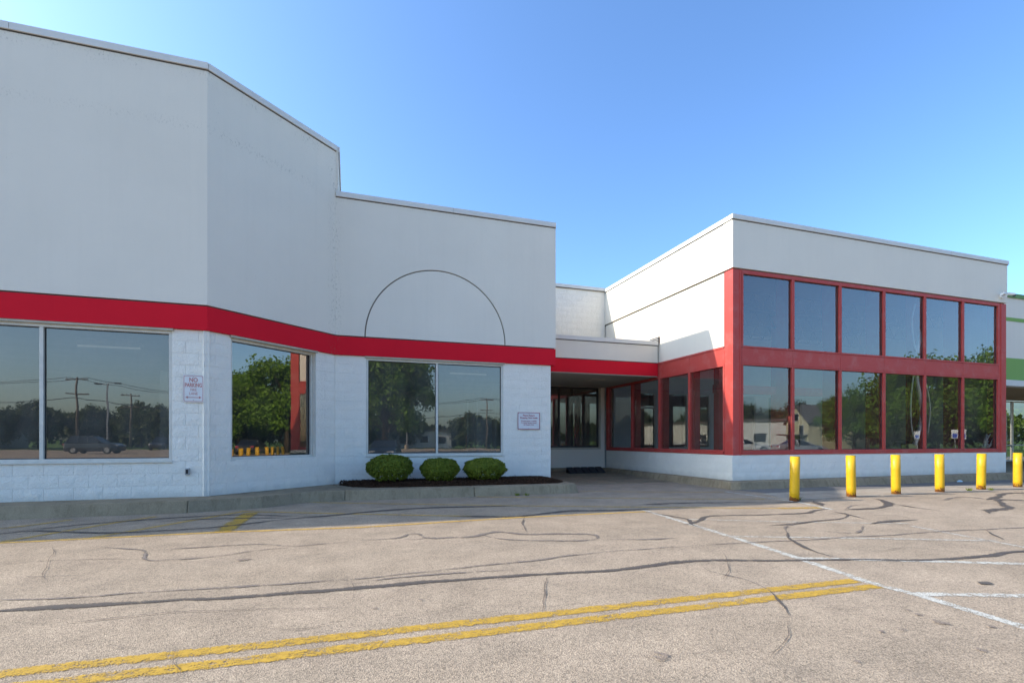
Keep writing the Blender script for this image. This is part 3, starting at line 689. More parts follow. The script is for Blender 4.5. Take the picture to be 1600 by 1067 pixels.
# curtain wall D
mull = [10.24+(21.10-10.24)*k/6 for k in range(7)]
def cw_frame(W, t0, t1, z0, z1, o=-.03):
    fw = .045; m = MB()
    m.wbox(W, t0, t1, -.16, o+.02, z0, z0+fw).wbox(W, t0, t1, -.16, o+.02, z1-fw, z1)
    m.wbox(W, t0, t0+fw, -.16, o+.02, z0+fw, z1-fw).wbox(W, t1-fw, t1, -.16, o+.02, z0+fw, z1-fw)
    return m
for k in range(6):
    a, b = mull[k]-9.92, mull[k+1]-9.92
    for z0, z1, gl in ((.985, 3.42, 'glass_lo'), (3.86, 5.93, 'glass_hi')):
        f = cw_frame(WD, a+.003, b-.003, z0, z1).build('window', MT['red'], en, bevel=.003)
        fw = .045
        MB().quad(tilt([WD.at(a+fw, -.075, z0+fw), WD.at(b-fw, -.075, z0+fw), WD.at(b-fw, -.075, z1-fw), WD.at(a+fw, -.075, z1-fw)], WD)).build('pane', MT[gl], f, root=en, fix=False)
        gk = MB(); gw = .012
        for (q0, q1, y0, y1) in ((a+fw, a+fw+gw, z0+fw+gw, z1-fw-gw), (b-fw-gw, b-fw, z0+fw+gw, z1-fw-gw), (a+fw, b-fw, z0+fw, z0+fw+gw), (a+fw, b-fw, z1-fw-gw, z1-fw)): gk.wbox(WD, q0, q1, -.074, -.062, y0, y1)
        gk.build('gasket', MT['rubber'], f, root=en)
    MB().wbox(WD, a+.004, b-.004, -.12, -.022, 3.425, 3.855).build('spandrel_panel', MT['red'], en, bevel=.004)
    if k: MB().wbox(WD, a-.024, a+.024, -.009, -.0, .99, 5.93).build('mullion_cover', MT['red'], en, bevel=.003) if False else None
    # deep inner column behind each mullion
    if k: MB().wbox(WD, a-.07, a+.07, -.56, -.165, .2, 5.98).build('inner_column', MT['red'], en)
MB().wbox(WD, .32, 11.18, -.16, -.012, 5.933, 5.983).build('head_rail', MT['red'], en); MB().wbox(WD, .32, 11.18, -.16, -.004, .905, .982).build('sill_rail', MT['red'], en, bevel=.006)
# E side glazing
em_ = [11.42, 12.93, 14.50, 16.23, 18.03]
for k in range(4):
    t1, t0 = 18.15-em_[k], 18.15-em_[k+1]
    f = cw_frame(WE, t0+.003, t1-.003, .985, 3.42).build('window', MT['red'], en, bevel=.003)
    fw = .045
    MB().quad(tilt([WE.at(t0+fw, -.075, .985+fw), WE.at(t1-fw, -.075, .985+fw), WE.at(t1-fw, -.075, 3.42-fw), WE.at(t0+fw, -.075, 3.42-fw)], WE)).build('pane', MT['glass_lo'], f, root=en, fix=False)
    if k: MB().wbox(WE, t1-.07, t1+.07, -.36, -.165, .2, 3.9).build('inner_column', MT['red'], en)
    else: pass
    MB().wbox(WE, t0+.004, t1-.004, -.12, -.022, 3.425, 3.87).build('spandrel_panel', MT['red'], en, bevel=.004)
MB().wbox(WE, .1, 6.7, -.16, -.004, .905, .982).build('sill_rail', MT['red'], en, bevel=.006); MB().wbox(WE, .1, 6.7, -.16, -.008, 3.873, 3.925).build('head_rail', MT['red'], en)
MB().wbox(WE, .0, .1, -.3, -.01, .9, 3.9).build('end_jamb', MT['red'], en)
MB().box(9.97, 10.15, 18.21, 23.9, .0, 5.98).build('rear_side_wall', MT['room'], en)
MB().box(5.58, 21.4, 23.7, 23.9, .0, 5.98).build('rear_wall', MT['room'], en)
MB().box(5.58, 9.96, 18.55, 23.69, 3.5, 3.6).build('rear_ceiling', MT['ceil'], en)
MB().box(5.58, 9.96, 18.3, 23.69, .05, .15).build('rear_floor', MT['floor'], en)
MB().box(5.45, 5.575, 18.16, 23.9, .0, 3.9).build('rear_side_wall', MT['room'], en)
for x in (6.4, 7.8, 9.1): MB().box(x, x+.14, 19.6, 19.75, .15, 3.5).build('inner_column', MT['bronze'], en)
# stone base
core(WD, .05, DE, .18, .9, en, (), 'stone', -.3, -.037); lay_blocks(WD, .0, DE-.03, .205, .895, en, (), -.03)
core(WE, .0, 7.0, .02, .9, en, (), 'stone', -.3, -.037); lay_blocks(WE, .0, 7.06, .205, .895, en, (), -.03)
MB().box(21.30, 21.49, 11.16, 11.9, .2, .9).build('end_pier', MT['stone'], en)
# vestibule interior
MB().box(10.2, 21.3, 11.4, 18.0, .1, .2).build('interior_floor', MT['floor'], en)
MB().box(21.30, 21.46, 11.5, 24, .2, 5.98).build('side_wall', MT['room'], en)
WR = Wall(10.15, 17.95)
ops = [(.9, 2.0, .2, 3.3), (2.4, 4.75, .95, 3.3), (5.6, 7.2, .2, 3.3), (7.9, 9.9, .95, 3.3)]
core(WR, 0, 11.15, .2, 5.98, en, ops, 'room', -.2, 0, 'interior_wall')
for q in ops: window(WR, *q, [(q[0]+q[1])/2] if q[1]-q[0] > 1.3 else [], en, gl='glass', fr='alu', fw=.06, o=-.08, sill=False)
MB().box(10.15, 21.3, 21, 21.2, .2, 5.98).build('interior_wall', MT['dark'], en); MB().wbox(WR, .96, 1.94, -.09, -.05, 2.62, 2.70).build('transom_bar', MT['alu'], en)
for x in (12.6, 15.2, 17.8): MB().box(x-.13, x+.13, 14.6, 14.86, .2, 5.95).build('inner_column', MT['red'], en)
MB().box(12.4, 18.0, 14.62, 14.84, 3.0, 3.3).build('inner_beam', MT['red'], en)
jm = MB()
for y in (12.4, 14.2, 16.0):
    jm.tube([(10.3, y, 5.85), (21.2, y, 5.85)], .025, 6); jm.tube([(10.3, y, 5.35), (21.2, y, 5.35)], .025, 6)
    for k in range(18): x = 10.4+k*.6; jm.tube([(x, y, 5.35), (x+.3, y, 5.85), (x+.6, y, 5.35)], .014, 5)
jm.build('roof_joist', MT['bronze'], en)
MB().wbox(WE, 3.62, 4.25, -.05, .0, 4.66, 4.86).build('wall_vent', MT['bronze'], en) if False else None
vt = empty('wall_vent', (9.95, 14.75, 4.70), label='small dark louvre on the white side wall above the canopy coping', cat='vent')
MB().box(9.93, 9.965, 14.50, 15.05, 4.60, 4.80).build('frame', MT['bronze'], vt)
for k in range(3): MB().box(9.915, 9.929, 14.53, 15.02, 4.62+k*.06, 4.65+k*.06).build('slat', MT['pole'], vt)

# ------------------------------------------------------------------ neighbouring shop
nb = empty('neighbour_shop', (28, 15, 0), label='neighbouring shop with green stripes and a covered glass front at the right edge', cat='building')
WN = Wall(21.52, 12.6); L = 22
for nm, z0, z1, mt, oo in (('green_coping', 6.90, 7.06, 'green_dk', .05), ('stucco_wall', 6.12, 6.90, 'stucco', 0), ('green_stripe', 5.98, 6.12, 'green', .015), ('stucco_wall', 4.53, 5.98, 'stucco', 0), ('green_band', 3.66, 4.53, 'green', .015), ('fascia', 3.43, 3.66, 'coping', .10)):
    MB().wbox(WN, 0, L, -.3, oo, z0, z1).build(nm, MT[mt], nb)
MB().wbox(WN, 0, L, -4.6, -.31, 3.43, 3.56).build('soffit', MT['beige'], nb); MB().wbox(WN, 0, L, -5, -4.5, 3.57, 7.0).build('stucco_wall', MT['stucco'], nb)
MB().wbox(WN, 0, 9.6, -4.6, -4.4, .2, 3.43).build('shop_wall', MT['stone'], nb)
MB().wbox(WN, 0, L, -10, -9.8, .2, 3.43).build('interior_wall', MT['room'], nb)
MB().wbox(WN, 9.6, L, -9.8, -4.6, .1, .2).build('interior_floor', MT['floor'], nb)
for k in range(6):
    a = 9.6+k*1.5+1.0
    fm = MB(); fw = .05
    fm.wbox(WN, a, a+fw, -4.55, -4.45, .2, 3.4).wbox(WN, a+1.45, a+1.5, -4.55, -4.45, .2, 3.4).wbox(WN, a+fw, a+1.45, -4.55, -4.45, .2, .27).wbox(WN, a+fw, a+1.45, -4.55, -4.45, 1.02, 1.08).wbox(WN, a+fw, a+1.45, -4.55, -4.45, 3.33, 3.4)
    f = fm.build('window', MT['alu'], nb)
    MB().quad([WN.at(a+fw, -4.5, .27), WN.at(a+1.45, -4.5, .27), WN.at(a+1.45, -4.5, 3.33), WN.at(a+fw, -4.5, 3.33)]).build('pane', MT['glass'], f, root=nb, fix=False)
    MB().quad([WN.at(a+.4, -4.49, 1.95), WN.at(a+1.0, -4.49, 1.95), WN.at(a+1.0, -4.49, 2.15), WN.at(a+.4, -4.49, 2.15)]).build('notice', MT['white_pl'], f, root=nb) if k == 0 else None
MB().wbox(WN, 9.6, 10.6, -4.6, -4.4, .2, 3.43).build('shop_wall', MT['bronze'], nb)

# ------------------------------------------------------------------ bollards
bol = [(9.13, 8.37), (11.01, 8.54), (12.56, 8.61), (14.12, 8.62), (15.87, 8.72), (17.67, 8.86), (19.4, 8.9), (21.15, 8.95), (22.9, 9.0)]
lab = ['yellow bollard leftmost of the row, standing in the shade edge by the white line', 'yellow bollard second from the left, in front of the second lower pane', 'yellow bollard third from the left of the row', 'yellow bollard fourth from the left of the row, before the hanging sleeve pane',
       'yellow bollard fifth from the left, right of the crumpled plastic litter', 'yellow bollard at the right edge of the photo before the green striped shop'] + ['yellow bollard beyond the right edge of the photo, seen only mirrored in glass']*3
def bollard():
    o = empty('bollard', (*bol[0], 0), label=lab[0], cat='bollard', group='yellow bollards along the footway')
    p = MB(); p.lathe([(.097, -.02), (.097, .2), (.096, .6), (.097, .955)], 32); me = p.mesh('post', MT['bollard'], smooth=True)
    link('post', me, o)
    c = MB(); prof = [(.0985, .95)]+[(.0985*math.cos(R(a)), .968+.055*math.sin(R(a))) for a in range(0, 90, 12)]+[(.004, 1.023)]
    link('cap', c.mesh('cap', MT['bollard'], smooth=True), o); return o
b0 = bollard()
for i, p in enumerate(bol):
    o = b0 if i == 0 else copy_tree(b0)
    o.location = (*p, 0); o.rotation_euler.z = i*2.1; o['label'] = lab[i]
    rs = random.Random(i); o.rotation_euler.x = R(rs.uniform(-1.1, 1.1)); o.rotation_euler.y = R(rs.uniform(-.9, .9))

# ------------------------------------------------------------------ signs
def text(s, W, t, z, o, size, mat, parent, name='lettering', bold=.0, sx=1.0, align='CENTER'):
    cu = bpy.data.curves.new(name, 'FONT'); cu.body = s; cu.size = size; cu.align_x = align; cu.align_y = 'CENTER'; cu.offset = bold; cu.extrude = .0008; cu.resolution_u = 3
    tmp = bpy.data.objects.new(name, cu); COL.objects.link(tmp)
    dg = bpy.context.evaluated_depsgraph_get(); me = bpy.data.meshes.new_from_object(tmp.evaluated_get(dg)); bpy.data.objects.remove(tmp)
    me.materials.clear(); me.materials.append(MT[mat])
    p = W.at(t, o, z); pl = parent.location
    ob = link(name, me, parent, (p[0]-pl[0], p[1]-pl[1], p[2]-pl[2]), (R(90), 0, W.ang), (sx, 1, 1)); return ob
def rounded(t0, t1, z0, z1, r, n=4):
    pts = []
    for cx, cz, a0 in ((t1-r, z0+r, -90), (t1-r, z1-r, 0), (t0+r, z1-r, 90), (t0+r, z0+r, 180)):
        pts += [(cx+r*math.cos(R(a0+90*k/n)), cz+r*math.sin(R(a0+90*k/n))) for k in range(n+1)]
    return pts
def sign(W, t0, t1, z0, z1, o, mat, bmat, bw, name, label, cat, r=.03, gap=.012):
    pos = W.at((t0+t1)/2, o, z0); e = empty(name, pos, label=label, cat=cat)
    m = MB(); m.wprism(W, rounded(t0, t1, z0, z1, r), o, o+.004); m.build('plate', MT[mat], e)
    A = rounded(t0+gap, t1-gap, z0+gap, z1-gap, r); B = rounded(t0+gap+bw, t1-gap-bw, z0+gap+bw, z1-gap-bw, r*.8); b = MB()
    for k in range(len(A)):
        j = (k+1) % len(A); b.quad([W.at(*x) for x in ((A[k][0], o+.0052, A[k][1]), (A[j][0], o+.0052, A[j][1]), (B[j][0], o+.0052, B[j][1]), (B[k][0], o+.0052, B[k][1]))])
    b.build('border', MT[bmat], e)
    for z in (z0+.03+gap, z1-.03-gap):
        c = MB(); c.wbox(W, (t0+t1)/2-.007, (t0+t1)/2+.007, o+.004, o+.009, z-.007, z+.007); c.build('bolt', MT['pole'], e)
    return e
so_ = SO+.035
sg = sign(WA, 10.965, 11.315, 2.035, 2.555, so_, 'sign_white', 'sign_red', .009, 'no_parking_sign', 'faded NO PARKING FIRE LANE sign on the white pier beside the left window', 'sign')
tc = 11.14
for s, z, sz, bd, sx in (('NO', 2.46, .115, .003, .8), ('PARKING', 2.36, .105, .003, .66), ('FIRE', 2.272, .075, 0, .8), ('LANE', 2.20, .075, 0, .8)): text(s, WA, tc, z, so_+.005, sz, 'sign_red', sg, bold=bd, sx=sx)
ar_ = MB(); zz = 2.128
for pts in ([(tc-.1, zz-.006), (tc+.1, zz-.006), (tc+.1, zz+.006), (tc-.1, zz+.006)], [(tc-.135, zz), (tc-.095, zz-.024), (tc-.095, zz+.024)], [(tc+.135, zz), (tc+.095, zz+.024), (tc+.095, zz-.024)]): ar_.wprism(WA, pts, so_+.0045, so_+.0062)
ar_.build('arrow', MT['sign_red'], sg)
t1 = 5.09+.33; t0 = 4.43+.33; tc = (t0+t1)/2
sg2 = sign(WC, t0, t1, 1.605, 2.085, so_, 'sign_white', 'sign_red2', .016, 'shopping_cart_sign', 'white sign with red border asking to return shopping carts, on the pier below the band', 'sign', .012, .003)
for s, z, sz, bd in (('Please Return', 1.998, .066, .0015), ('Shopping Carts Inside', 1.932, .062, .0015), ('Personal Injuries or Liability', 1.845, .043, .0008), ('To Vehicle Damage Caused', 1.793, .043, .0008), ('By Shopping Carts', 1.741, .043, .0008)): text(s, WC, tc, z, so_+.005, sz, 'sign_red2', sg2, bold=bd, sx=.95)

# security camera
sc = empty('security_camera', (21.15, 11.05, 6.2), label='white twin-head security camera at the right end of the white parapet', cat='camera')
MB().box(21.10, 21.20, 11.02, 11.07, 6.16, 6.30).build('mount', MT['white_pl'], sc, bevel=.01)
m = MB(); m.tube([(21.15, 11.03, 6.24), (21.15, 10.94, 6.25)], .025, 10); m.build('arm', MT['white_pl'], sc, smooth=True)
m = MB(); m.tube([(21.0, 10.93, 6.27), (20.93, 10.90, 6.265), (21.13, 10.95, 6.275)][::2]+[(21.2, 10.97, 6.28)], .045, 14); m.build('camera_body', MT['white_pl'], sc)
m = MB(); m.tube([(21.22, 10.90, 6.27), (21.38, 10.80, 6.235)], .05, 14); m.build('camera_body', MT['white_pl'], sc)
m = MB(); m.tube([(21.35, 10.80, 6.20), (21.36, 10.79, 6.16)], [.055, .03], 14); m.build('lens_dome', MT['lens'], sc, smooth=True)

# rubber ramp at the rear wall
rp = empty('rubber_ramp', (8.6, 17.6, .09), label='black ribbed rubber ramp against the rear wall of the recess', cat='ramp')
for k in range(5):
    a = 7.75+k*.30; m = MB(); b = len(m.v)
    m.prism([(a, 16.85), (a+.255, 16.85), (a+.255, 17.25), (a, 17.25)], .06, [.10, .10, .30, .30]); m.build('ramp_section', MT['rubber'], rp, bevel=.01)
MB().prism([(7.75, 17.0), (9.25, 17.0), (9.25, 17.24), (7.75, 17.24)], .06, [.12, .12, .24, .24]).build('base', MT['rubber'], rp)

# ------------------------------------------------------------------ mulch bed and shrubs
bed = [(-.25, 12.75), (.05, 12.15), (.45, 11.86), (1.4, 11.72), (2.8, 11.66), (4.4, 11.64), (5.05, 11.68), (5.30, 11.95), (5.34, 12.6), (5.3, 13.12), (-.2, 13.12)]
mb = bmesh.new()
def inpoly(x, y, P):
    c = False; j = len(P)-1
    for i in range(len(P)):
        if (P[i][1] > y) != (P[j][1] > y) and x < (P[j][0]-P[i][0])*(y-P[i][1])/(P[j][1]-P[i][1])+P[i][0]: c = not c
        j = i
    return c
def edge_d(x, y, P):
    d = 9; p = Vector((x, y))
    for i in range(len(P)-1):
        a = Vector(P[i]); b = Vector(P[i+1]); t = max(0, min(1, (p-a).dot(b-a)/(b-a).length_squared)); d = min(d, (a+(b-a)*t-p).length)
    return d
bedE = bed[:-1]
def bed_h(x, y): return .222+min(.075, edge_d(x, y, bedE)*.28)
bed_o = empty('mulch_bed', (2.5, 12.3, .22), label='dark bark mulch bed between the kerb and the wall under the arch', cat='mulch bed')
m = MB(); N = len(bed); C = (2.6, 12.5); 
ringp = [[(C[0]+(x-C[0])*k, C[1]+(y-C[1])*k) for x, y in bed] for k in (1, .93, .8, .5)]
for i, rg in enumerate(ringp):
    for x, y in rg: m.v.append((x, y, .215 if i == 0 else bed_h(x, y)))
for i in range(3):
    for k in range(N): j = (k+1) % N; m.f.append((i*N+k, i*N+j, (i+1)*N+j, (i+1)*N+k)); m.mi.append(0)
m.f.append(tuple(3*N+k for k in range(N))); m.mi.append(0)
m.build('soil', MT['mulch'], bed_o)
rnd = random.Random(3); m = MB()
while len(m.f) < 6*6500:
    x = rnd.uniform(-.3, 5.4); y = rnd.uniform(11.6, 13.12)
    if not inpoly(x, y, bed): continue
    a = rnd.uniform(0, 6.28); l = rnd.uniform(.012, .045); wd = rnd.uniform(.005, .013); ti = rnd.uniform(-.5, .5); z = bed_h(x, y)+rnd.uniform(-.002, .014)
    ca, sa = math.cos(a), math.sin(a); b = len(m.v); hh = .004; m.cur = 0 if rnd.random() < .6 else 1
    for q, wq, e in ((-1, -1, -1), (1, -1, -1), (1, 1, -1), (-1, 1, -1), (-1, -1, 1), (1, -1, 1), (1, 1, 1), (-1, 1, 1)):
        m.v.append((x+ca*q*l-sa*wq*wd, y+sa*q*l+ca*wq*wd, z+q*l*ti+e*hh))
    for qd in ((0, 3, 2, 1), (4, 5, 6, 7), (0, 1, 5, 4), (1, 2, 6, 5), (2, 3, 7, 6), (3, 0, 4, 7)): m.f.append(tuple(b+i for i in qd)); m.mi.append(m.cur)
m.build('bark_chips', [MT['mulch'], MT['mulch2']], bed_o, kind='stuff', fix=False)

def shrub(cx, cy, rx, rz, zc, label, seed):
    rnd = random.Random(seed); e = empty('boxwood_shrub', (cx, cy, .26), label=label, cat='shrub', group='clipped boxwood shrubs in the mulch bed')
    m = MB()
    for k in range(9):
        a = rnd.uniform(0, 6.28); r = rx*rnd.uniform(.3, .7)
        m.tube([(cx+.05*math.cos(a), cy+.05*math.sin(a), .24), (cx+r*.5*math.cos(a), cy+r*.5*math.sin(a), zc-rz*.5), (cx+r*math.cos(a), cy+r*math.sin(a), zc+rz*.2)], [.016, .011, .005], 6)
    m.build('stem', MT['twig'], e)
    from mathutils import noise as NZ
    lf = MB(); n = 21000
    for _ in range(n):
        u = rnd.uniform(-1, 1); th = rnd.uniform(0, 6.283)
        d = Vector((math.sqrt(1-u*u)*math.cos(th), math.sqrt(1-u*u)*math.sin(th), u))
        bump = 1+.10*NZ.noise(d*2.6+Vector((seed, 0, 0)))+.10*NZ.noise(d*8+Vector((0, seed, 0)))+.05*NZ.noise(d*19)
        sh = 1-abs(rnd.gauss(0, .07)); 
        if u < .0 and rnd.random() < .35+.5*abs(u)+.45*NZ.noise(d*4+Vector((seed, 3, 1))): continue
        if u < -.75: continue
        # boxier clipped profile: flattened top, tucked under
        rr = (abs(d.x)**2.4+abs(d.y)**2.4+abs(d.z)**2.4)**(-1/2.4)
        p = Vector((cx+d.x*rx*rr*bump*sh, cy+d.y*rx*.92*rr*bump*sh, zc+d.z*rz*rr*bump*sh))
        if u < 0: p.x += (cx-p.x)*.28*abs(u); p.y += (cy-p.y)*.28*abs(u)
        s = rnd.uniform(.009, .018)*1.15
        nrm = (d+Vector((rnd.gauss(0, .6), rnd.gauss(0, .6), rnd.gauss(.2, .6)))).normalized()
        a = nrm.orthogonal().normalized(); a = Matrix.Rotation(rnd.uniform(0, 6.28), 3, nrm) @ a; b = nrm.cross(a)
        k = len(lf.v); lf.v += [tuple(p-a*s*1.5), tuple(p-b*s*.8+nrm*s*.2), tuple(p+a*s*1.5), tuple(p+b*s*.8+nrm*s*.2)]
        lf.f.append((k, k+1, k+2, k+3)); lf.mi.append(0)
    lf.build('foliage', MT['leaf'], e, fix=False)
    return e
shrub(.93, 12.42, .54, .335, .615, 'left boxwood shrub, largest and tallest of the three in the mulch bed', 11)
shrub(2.13, 12.36, .475, .30, .56, 'middle boxwood shrub of the three in the mulch bed', 22)
shrub(3.28, 12.36, .53, .29, .555, 'right boxwood shrub, nearest the shopping cart sign', 33)
# weeds and litter
def weed(px, py, n, h, label, seed, z0=0):
    p = G(px, py); rnd = random.Random(seed); m = MB()
    for _ in range(n):
        a = rnd.uniform(0, 6.28); r = rnd.uniform(0, .06); l = rnd.uniform(.4, 1)*h; x = p[0]+math.cos(a)*r; y = p[1]+math.sin(a)*r*.6; w_ = .006; b = rnd.uniform(0, 6.28)
        dx, dy = math.cos(b)*w_, math.sin(b)*w_; k = rnd.uniform(.2, .9)*l
        m.quad([(x-dx, y-dy, z0), (x+dx, y+dy, z0), (x+dx+math.cos(a)*k*.5, y+dy+math.sin(a)*k*.5, z0+l*.7), (x+math.cos(a)*k, y+math.sin(a)*k, z0+l), (x-dx+math.cos(a)*k*.5, y-dy+math.sin(a)*k*.5, z0+l*.7)])
    m.build('weed', MT['leaf'], None, label=label, cat='weed', group='small weeds in pavement joints', loc=(p[0], p[1], 0), fix=False)
weed(808, 774, 30, .07, 'small green weed at the foot of the kerb below the right shrub', 1); weed(822, 774, 24, .08, 'pale weed tuft at the kerb, right of the other kerb weed', 2)
weed(1246, 782, 40, .10, 'weed tuft growing at the base of the leftmost bollard', 3); weed(1515, 767, 40, .09, 'weed tuft left of the fifth bollard on the footway', 4); weed(1548, 766, 30, .08, 'weed tuft right of the fifth bollard on the footway', 5)
p = G(1500, 754); m = MB(); rnd = random.Random(9)
bmq = bmesh.new(); bmesh.ops.create_icosphere(bmq, subdivisions=2, radius=1)
for v in bmq.verts: v.co = Vector((v.co.x*.13*rnd.uniform(.5, 1.1), v.co.y*.07*rnd.uniform(.5, 1.1), v.co.z*.035*rnd.uniform(.4, 1.3)+.04))
me = bpy.data.meshes.new('plastic_litter'); bmq.to_mesh(me); bmq.free(); me.materials.append(plain('blue_white_plastic', (.42, .58, .68), .3))
o = bpy.data.objects.new('plastic_litter', me); COL.objects.link(o); o.location = (p[0], p[1], 0.0); tag(o, 'crumpled pale blue plastic litter on the grey strip behind the bollards', 'litter')

# ------------------------------------------------------------------ inside the entrance: sleeve, boxes, debris
def hang(path, r, label):
    P = [Vector(p) for p in path]; m = MB()
    Q = [P[0]*2-P[1]]+P+[P[-1]*2-P[-2]]; out = []
    for i in range(1, len(Q)-2):
        a, b, c, d = Q[i-1:i+3]
        for k in range(6): t = k/6; out.append(.5*((2*b)+(c-a)*t+(2*a-5*b+4*c-d)*t*t+(3*b-a-3*c+d)*t**3))
    out.append(Q[-2]); m.tube(out, r, 8); m.build('hanging_sleeve', MT['cable'], None, smooth=True, label=label, cat='cable', group='pale sleeves hanging behind the fourth pane', loc=tuple(P[0]))
def inD(px, py, d):
    r = ray(px); Z = d/r[1]; return (r[0]*Z, d, H+(688-py)*Z/780)
hang([inD(x, y, 11.215) for x, y in ((1438, 462), (1440, 500), (1437, 530), (1431, 555), (1432, 590), (1437, 620), (1439, 650), (1434, 680), (1428, 696))], .06, 'thick pale sleeve hanging down behind the fourth pane from the left')
hang([inD(x, y, 11.20) for x, y in ((1430, 475), (1425, 500), (1427, 530), (1431, 556), (1426, 595), (1423, 630), (1424, 665), (1430, 690))], .024, 'thin pale sleeve bowing left behind the fourth pane')
hang([inD(x, y, 11.21) for x, y in ((1441, 580), (1449, 610), (1453, 640), (1449, 680))], .024, 'thin pale sleeve bowing right behind the fifth lower pane')
q = inD(1424, 694, 11.3); bx = MB(); bx.box(q[0]-.3, q[0]+.12, 11.18, 11.42, .98, 1.20); MB().box(q[0]-.5, q[0]+.15, 11.17, 11.6, .2, .975).build('plinth', MT['red'], en)
bo = bx.build('cardboard_box', MT['card'], None, bevel=.004, label='open tan cardboard box on the ledge behind the fourth lower pane', cat='box', loc=(q[0], 11.3, .98))
rnd = random.Random(5); m = MB(); q = inD(1538, 690, 11.3)
MB().box(q[0]-.45, q[0]+.45, 11.17, 11.6, .2, .97).build('plinth', MT['red'], en)
for k in range(26):
    a = (q[0]+rnd.uniform(-.25, .15), 11.3+rnd.uniform(-.1, .1), .99+rnd.uniform(0, .1)); b = (a[0]+rnd.uniform(-.1, .35), a[1]+rnd.uniform(-.1, .1), a[2]+rnd.uniform(.05, .45)); m.tube([a, b], rnd.uniform(.008, .03), 5)
m.build('torn_packing', MT['cable'], None, label='tangle of torn pale packing leaning behind the sixth lower pane', cat='debris', loc=(q[0], 11.7, .97))

# ------------------------------------------------------------------ trees across the lot (mirrored in the glass)
def tree_meshes(seed, h, r, n, leaf, lm, clumps=46, low=.22):
    rnd = random.Random(seed); t = MB()
    top = Vector((rnd.uniform(-.3, .3), rnd.uniform(-.3, .3), h*.75))
    t.tube([(0, 0, -.1), (top.x*.3, top.y*.3, h*.25), (top.x*.7, top.y*.7, h*.5), tuple(top)], [h*.028, h*.022, h*.014, h*.004], 9)
    cl = []
    for k in range(clumps):
        u = rnd.uniform(-.75, 1); th = rnd.uniform(0, 6.283); q = rnd.uniform(.45, .95)
        z0 = h*(low+(1-low)/2); c = Vector((math.cos(th)*math.sqrt(max(0, 1-u*u))*r*q, math.sin(th)*math.sqrt(max(0, 1-u*u))*r*q, z0+u*q*h*(1-low)/2*.95))
        cl.append((c, rnd.uniform(.16, .30)*r))
    for c, s in cl[::2]:
        b0_ = Vector((0, 0, min(h*.6, c.z*.6))); t.tube([tuple(b0_), tuple((b0_+c)/2+Vector((0, 0, .2))), tuple(c)], [h*.008, h*.005, h*.002], 5)
    lf = MB()
    for i in range(n):
        c, s = cl[i % len(cl)]; d = Vector((rnd.gauss(0, 1), rnd.gauss(0, 1), rnd.gauss(0, .75))).normalized()*s*rnd.uniform(.35, 1.15)
        p = c+d; nr = (d.normalized()*.7+Vector((rnd.gauss(0, .5), rnd.gauss(0, .5), rnd.gauss(.3, .5)))).normalized(); a = nr.orthogonal().normalized(); a = Matrix.Rotation(rnd.uniform(0, 6.28), 3, nr) @ a; b = nr.cross(a); w_ = leaf*rnd.uniform(.6, 1.3)
        k = len(lf.v); lf.v += [tuple(p-a*w_), tuple(p-b*w_*.6), tuple(p+a*w_), tuple(p+b*w_*.6)]; lf.f.append((k, k+1, k+2, k+3)); lf.mi.append(0)
    return t.mesh('trunk', MT['bark'], smooth=True, fix=False), lf.mesh('crown', MT[lm], fix=False)
TV = [tree_meshes(1, 11.5, 5.8, 24000, .20, 'tleaf', 90, .05), tree_meshes(2, 12.5, 5.4, 24000, .20, 'tleaf', 90, .06), tree_meshes(3, 8, 4.2, 9000, .24, 'tleaf2', 50, .0), tree_meshes(4, 7, 4.8, 9000, .24, 'tleaf2', 50, .0), tree_meshes(5, 9, 2.2, 5000, .2, 'tleaf2', 36, .05)]
def tree(v, x, y, label, group, rz=0, sc=1, name='deciduous_tree'):
    sc *= .82 if v in (2, 3) else 1
    e = empty(name, (x, y, -.02), rz, label=label, cat='tree', group=group); e.scale = (sc, sc, sc)
    link('trunk', TV[v][0], e); link('crown', TV[v][1], e); return e
gA = 'tall trees along the right side of the car park'
for i, (v, x, y, sc) in enumerate(((0, 51, 5.5, .98), (1, 50.5, -2.5, .74), (0, 56, -13.5, .90), (1, 55, -20.0, .60), (1, 58.5, -8, .78), (0, 54, 13, 1.05), (1, 62, -2, .9), (0, 63, 9, 1.15), (1, 66, -13, .9))):
    tree(v, x, y, 'large sunlit tree at the right side of the car park, mirrored in glass', gA, i*1.3, sc)
tree(1, 3.6, -33, 'large dark tree standing alone behind the camera, mirrored in the window under the arch', None, .5, 1.05)
rnd = random.Random(77)
for i in range(34):
    x = -100+i*5.4+rnd.uniform(-1.5, 1.5)
    if 40 < x < 58: continue
    tree(rnd.choice((2, 3, 3, 2)), x, -72+rnd.uniform(-9, 4)-(x < -60)*6, 'distant roadside tree behind the car park, mirrored low in the windows', 'distant trees beyond the car park', rnd.uniform(0, 6), rnd.uniform(.75, 1.25))
fw = MB(); r2 = random.Random(8)
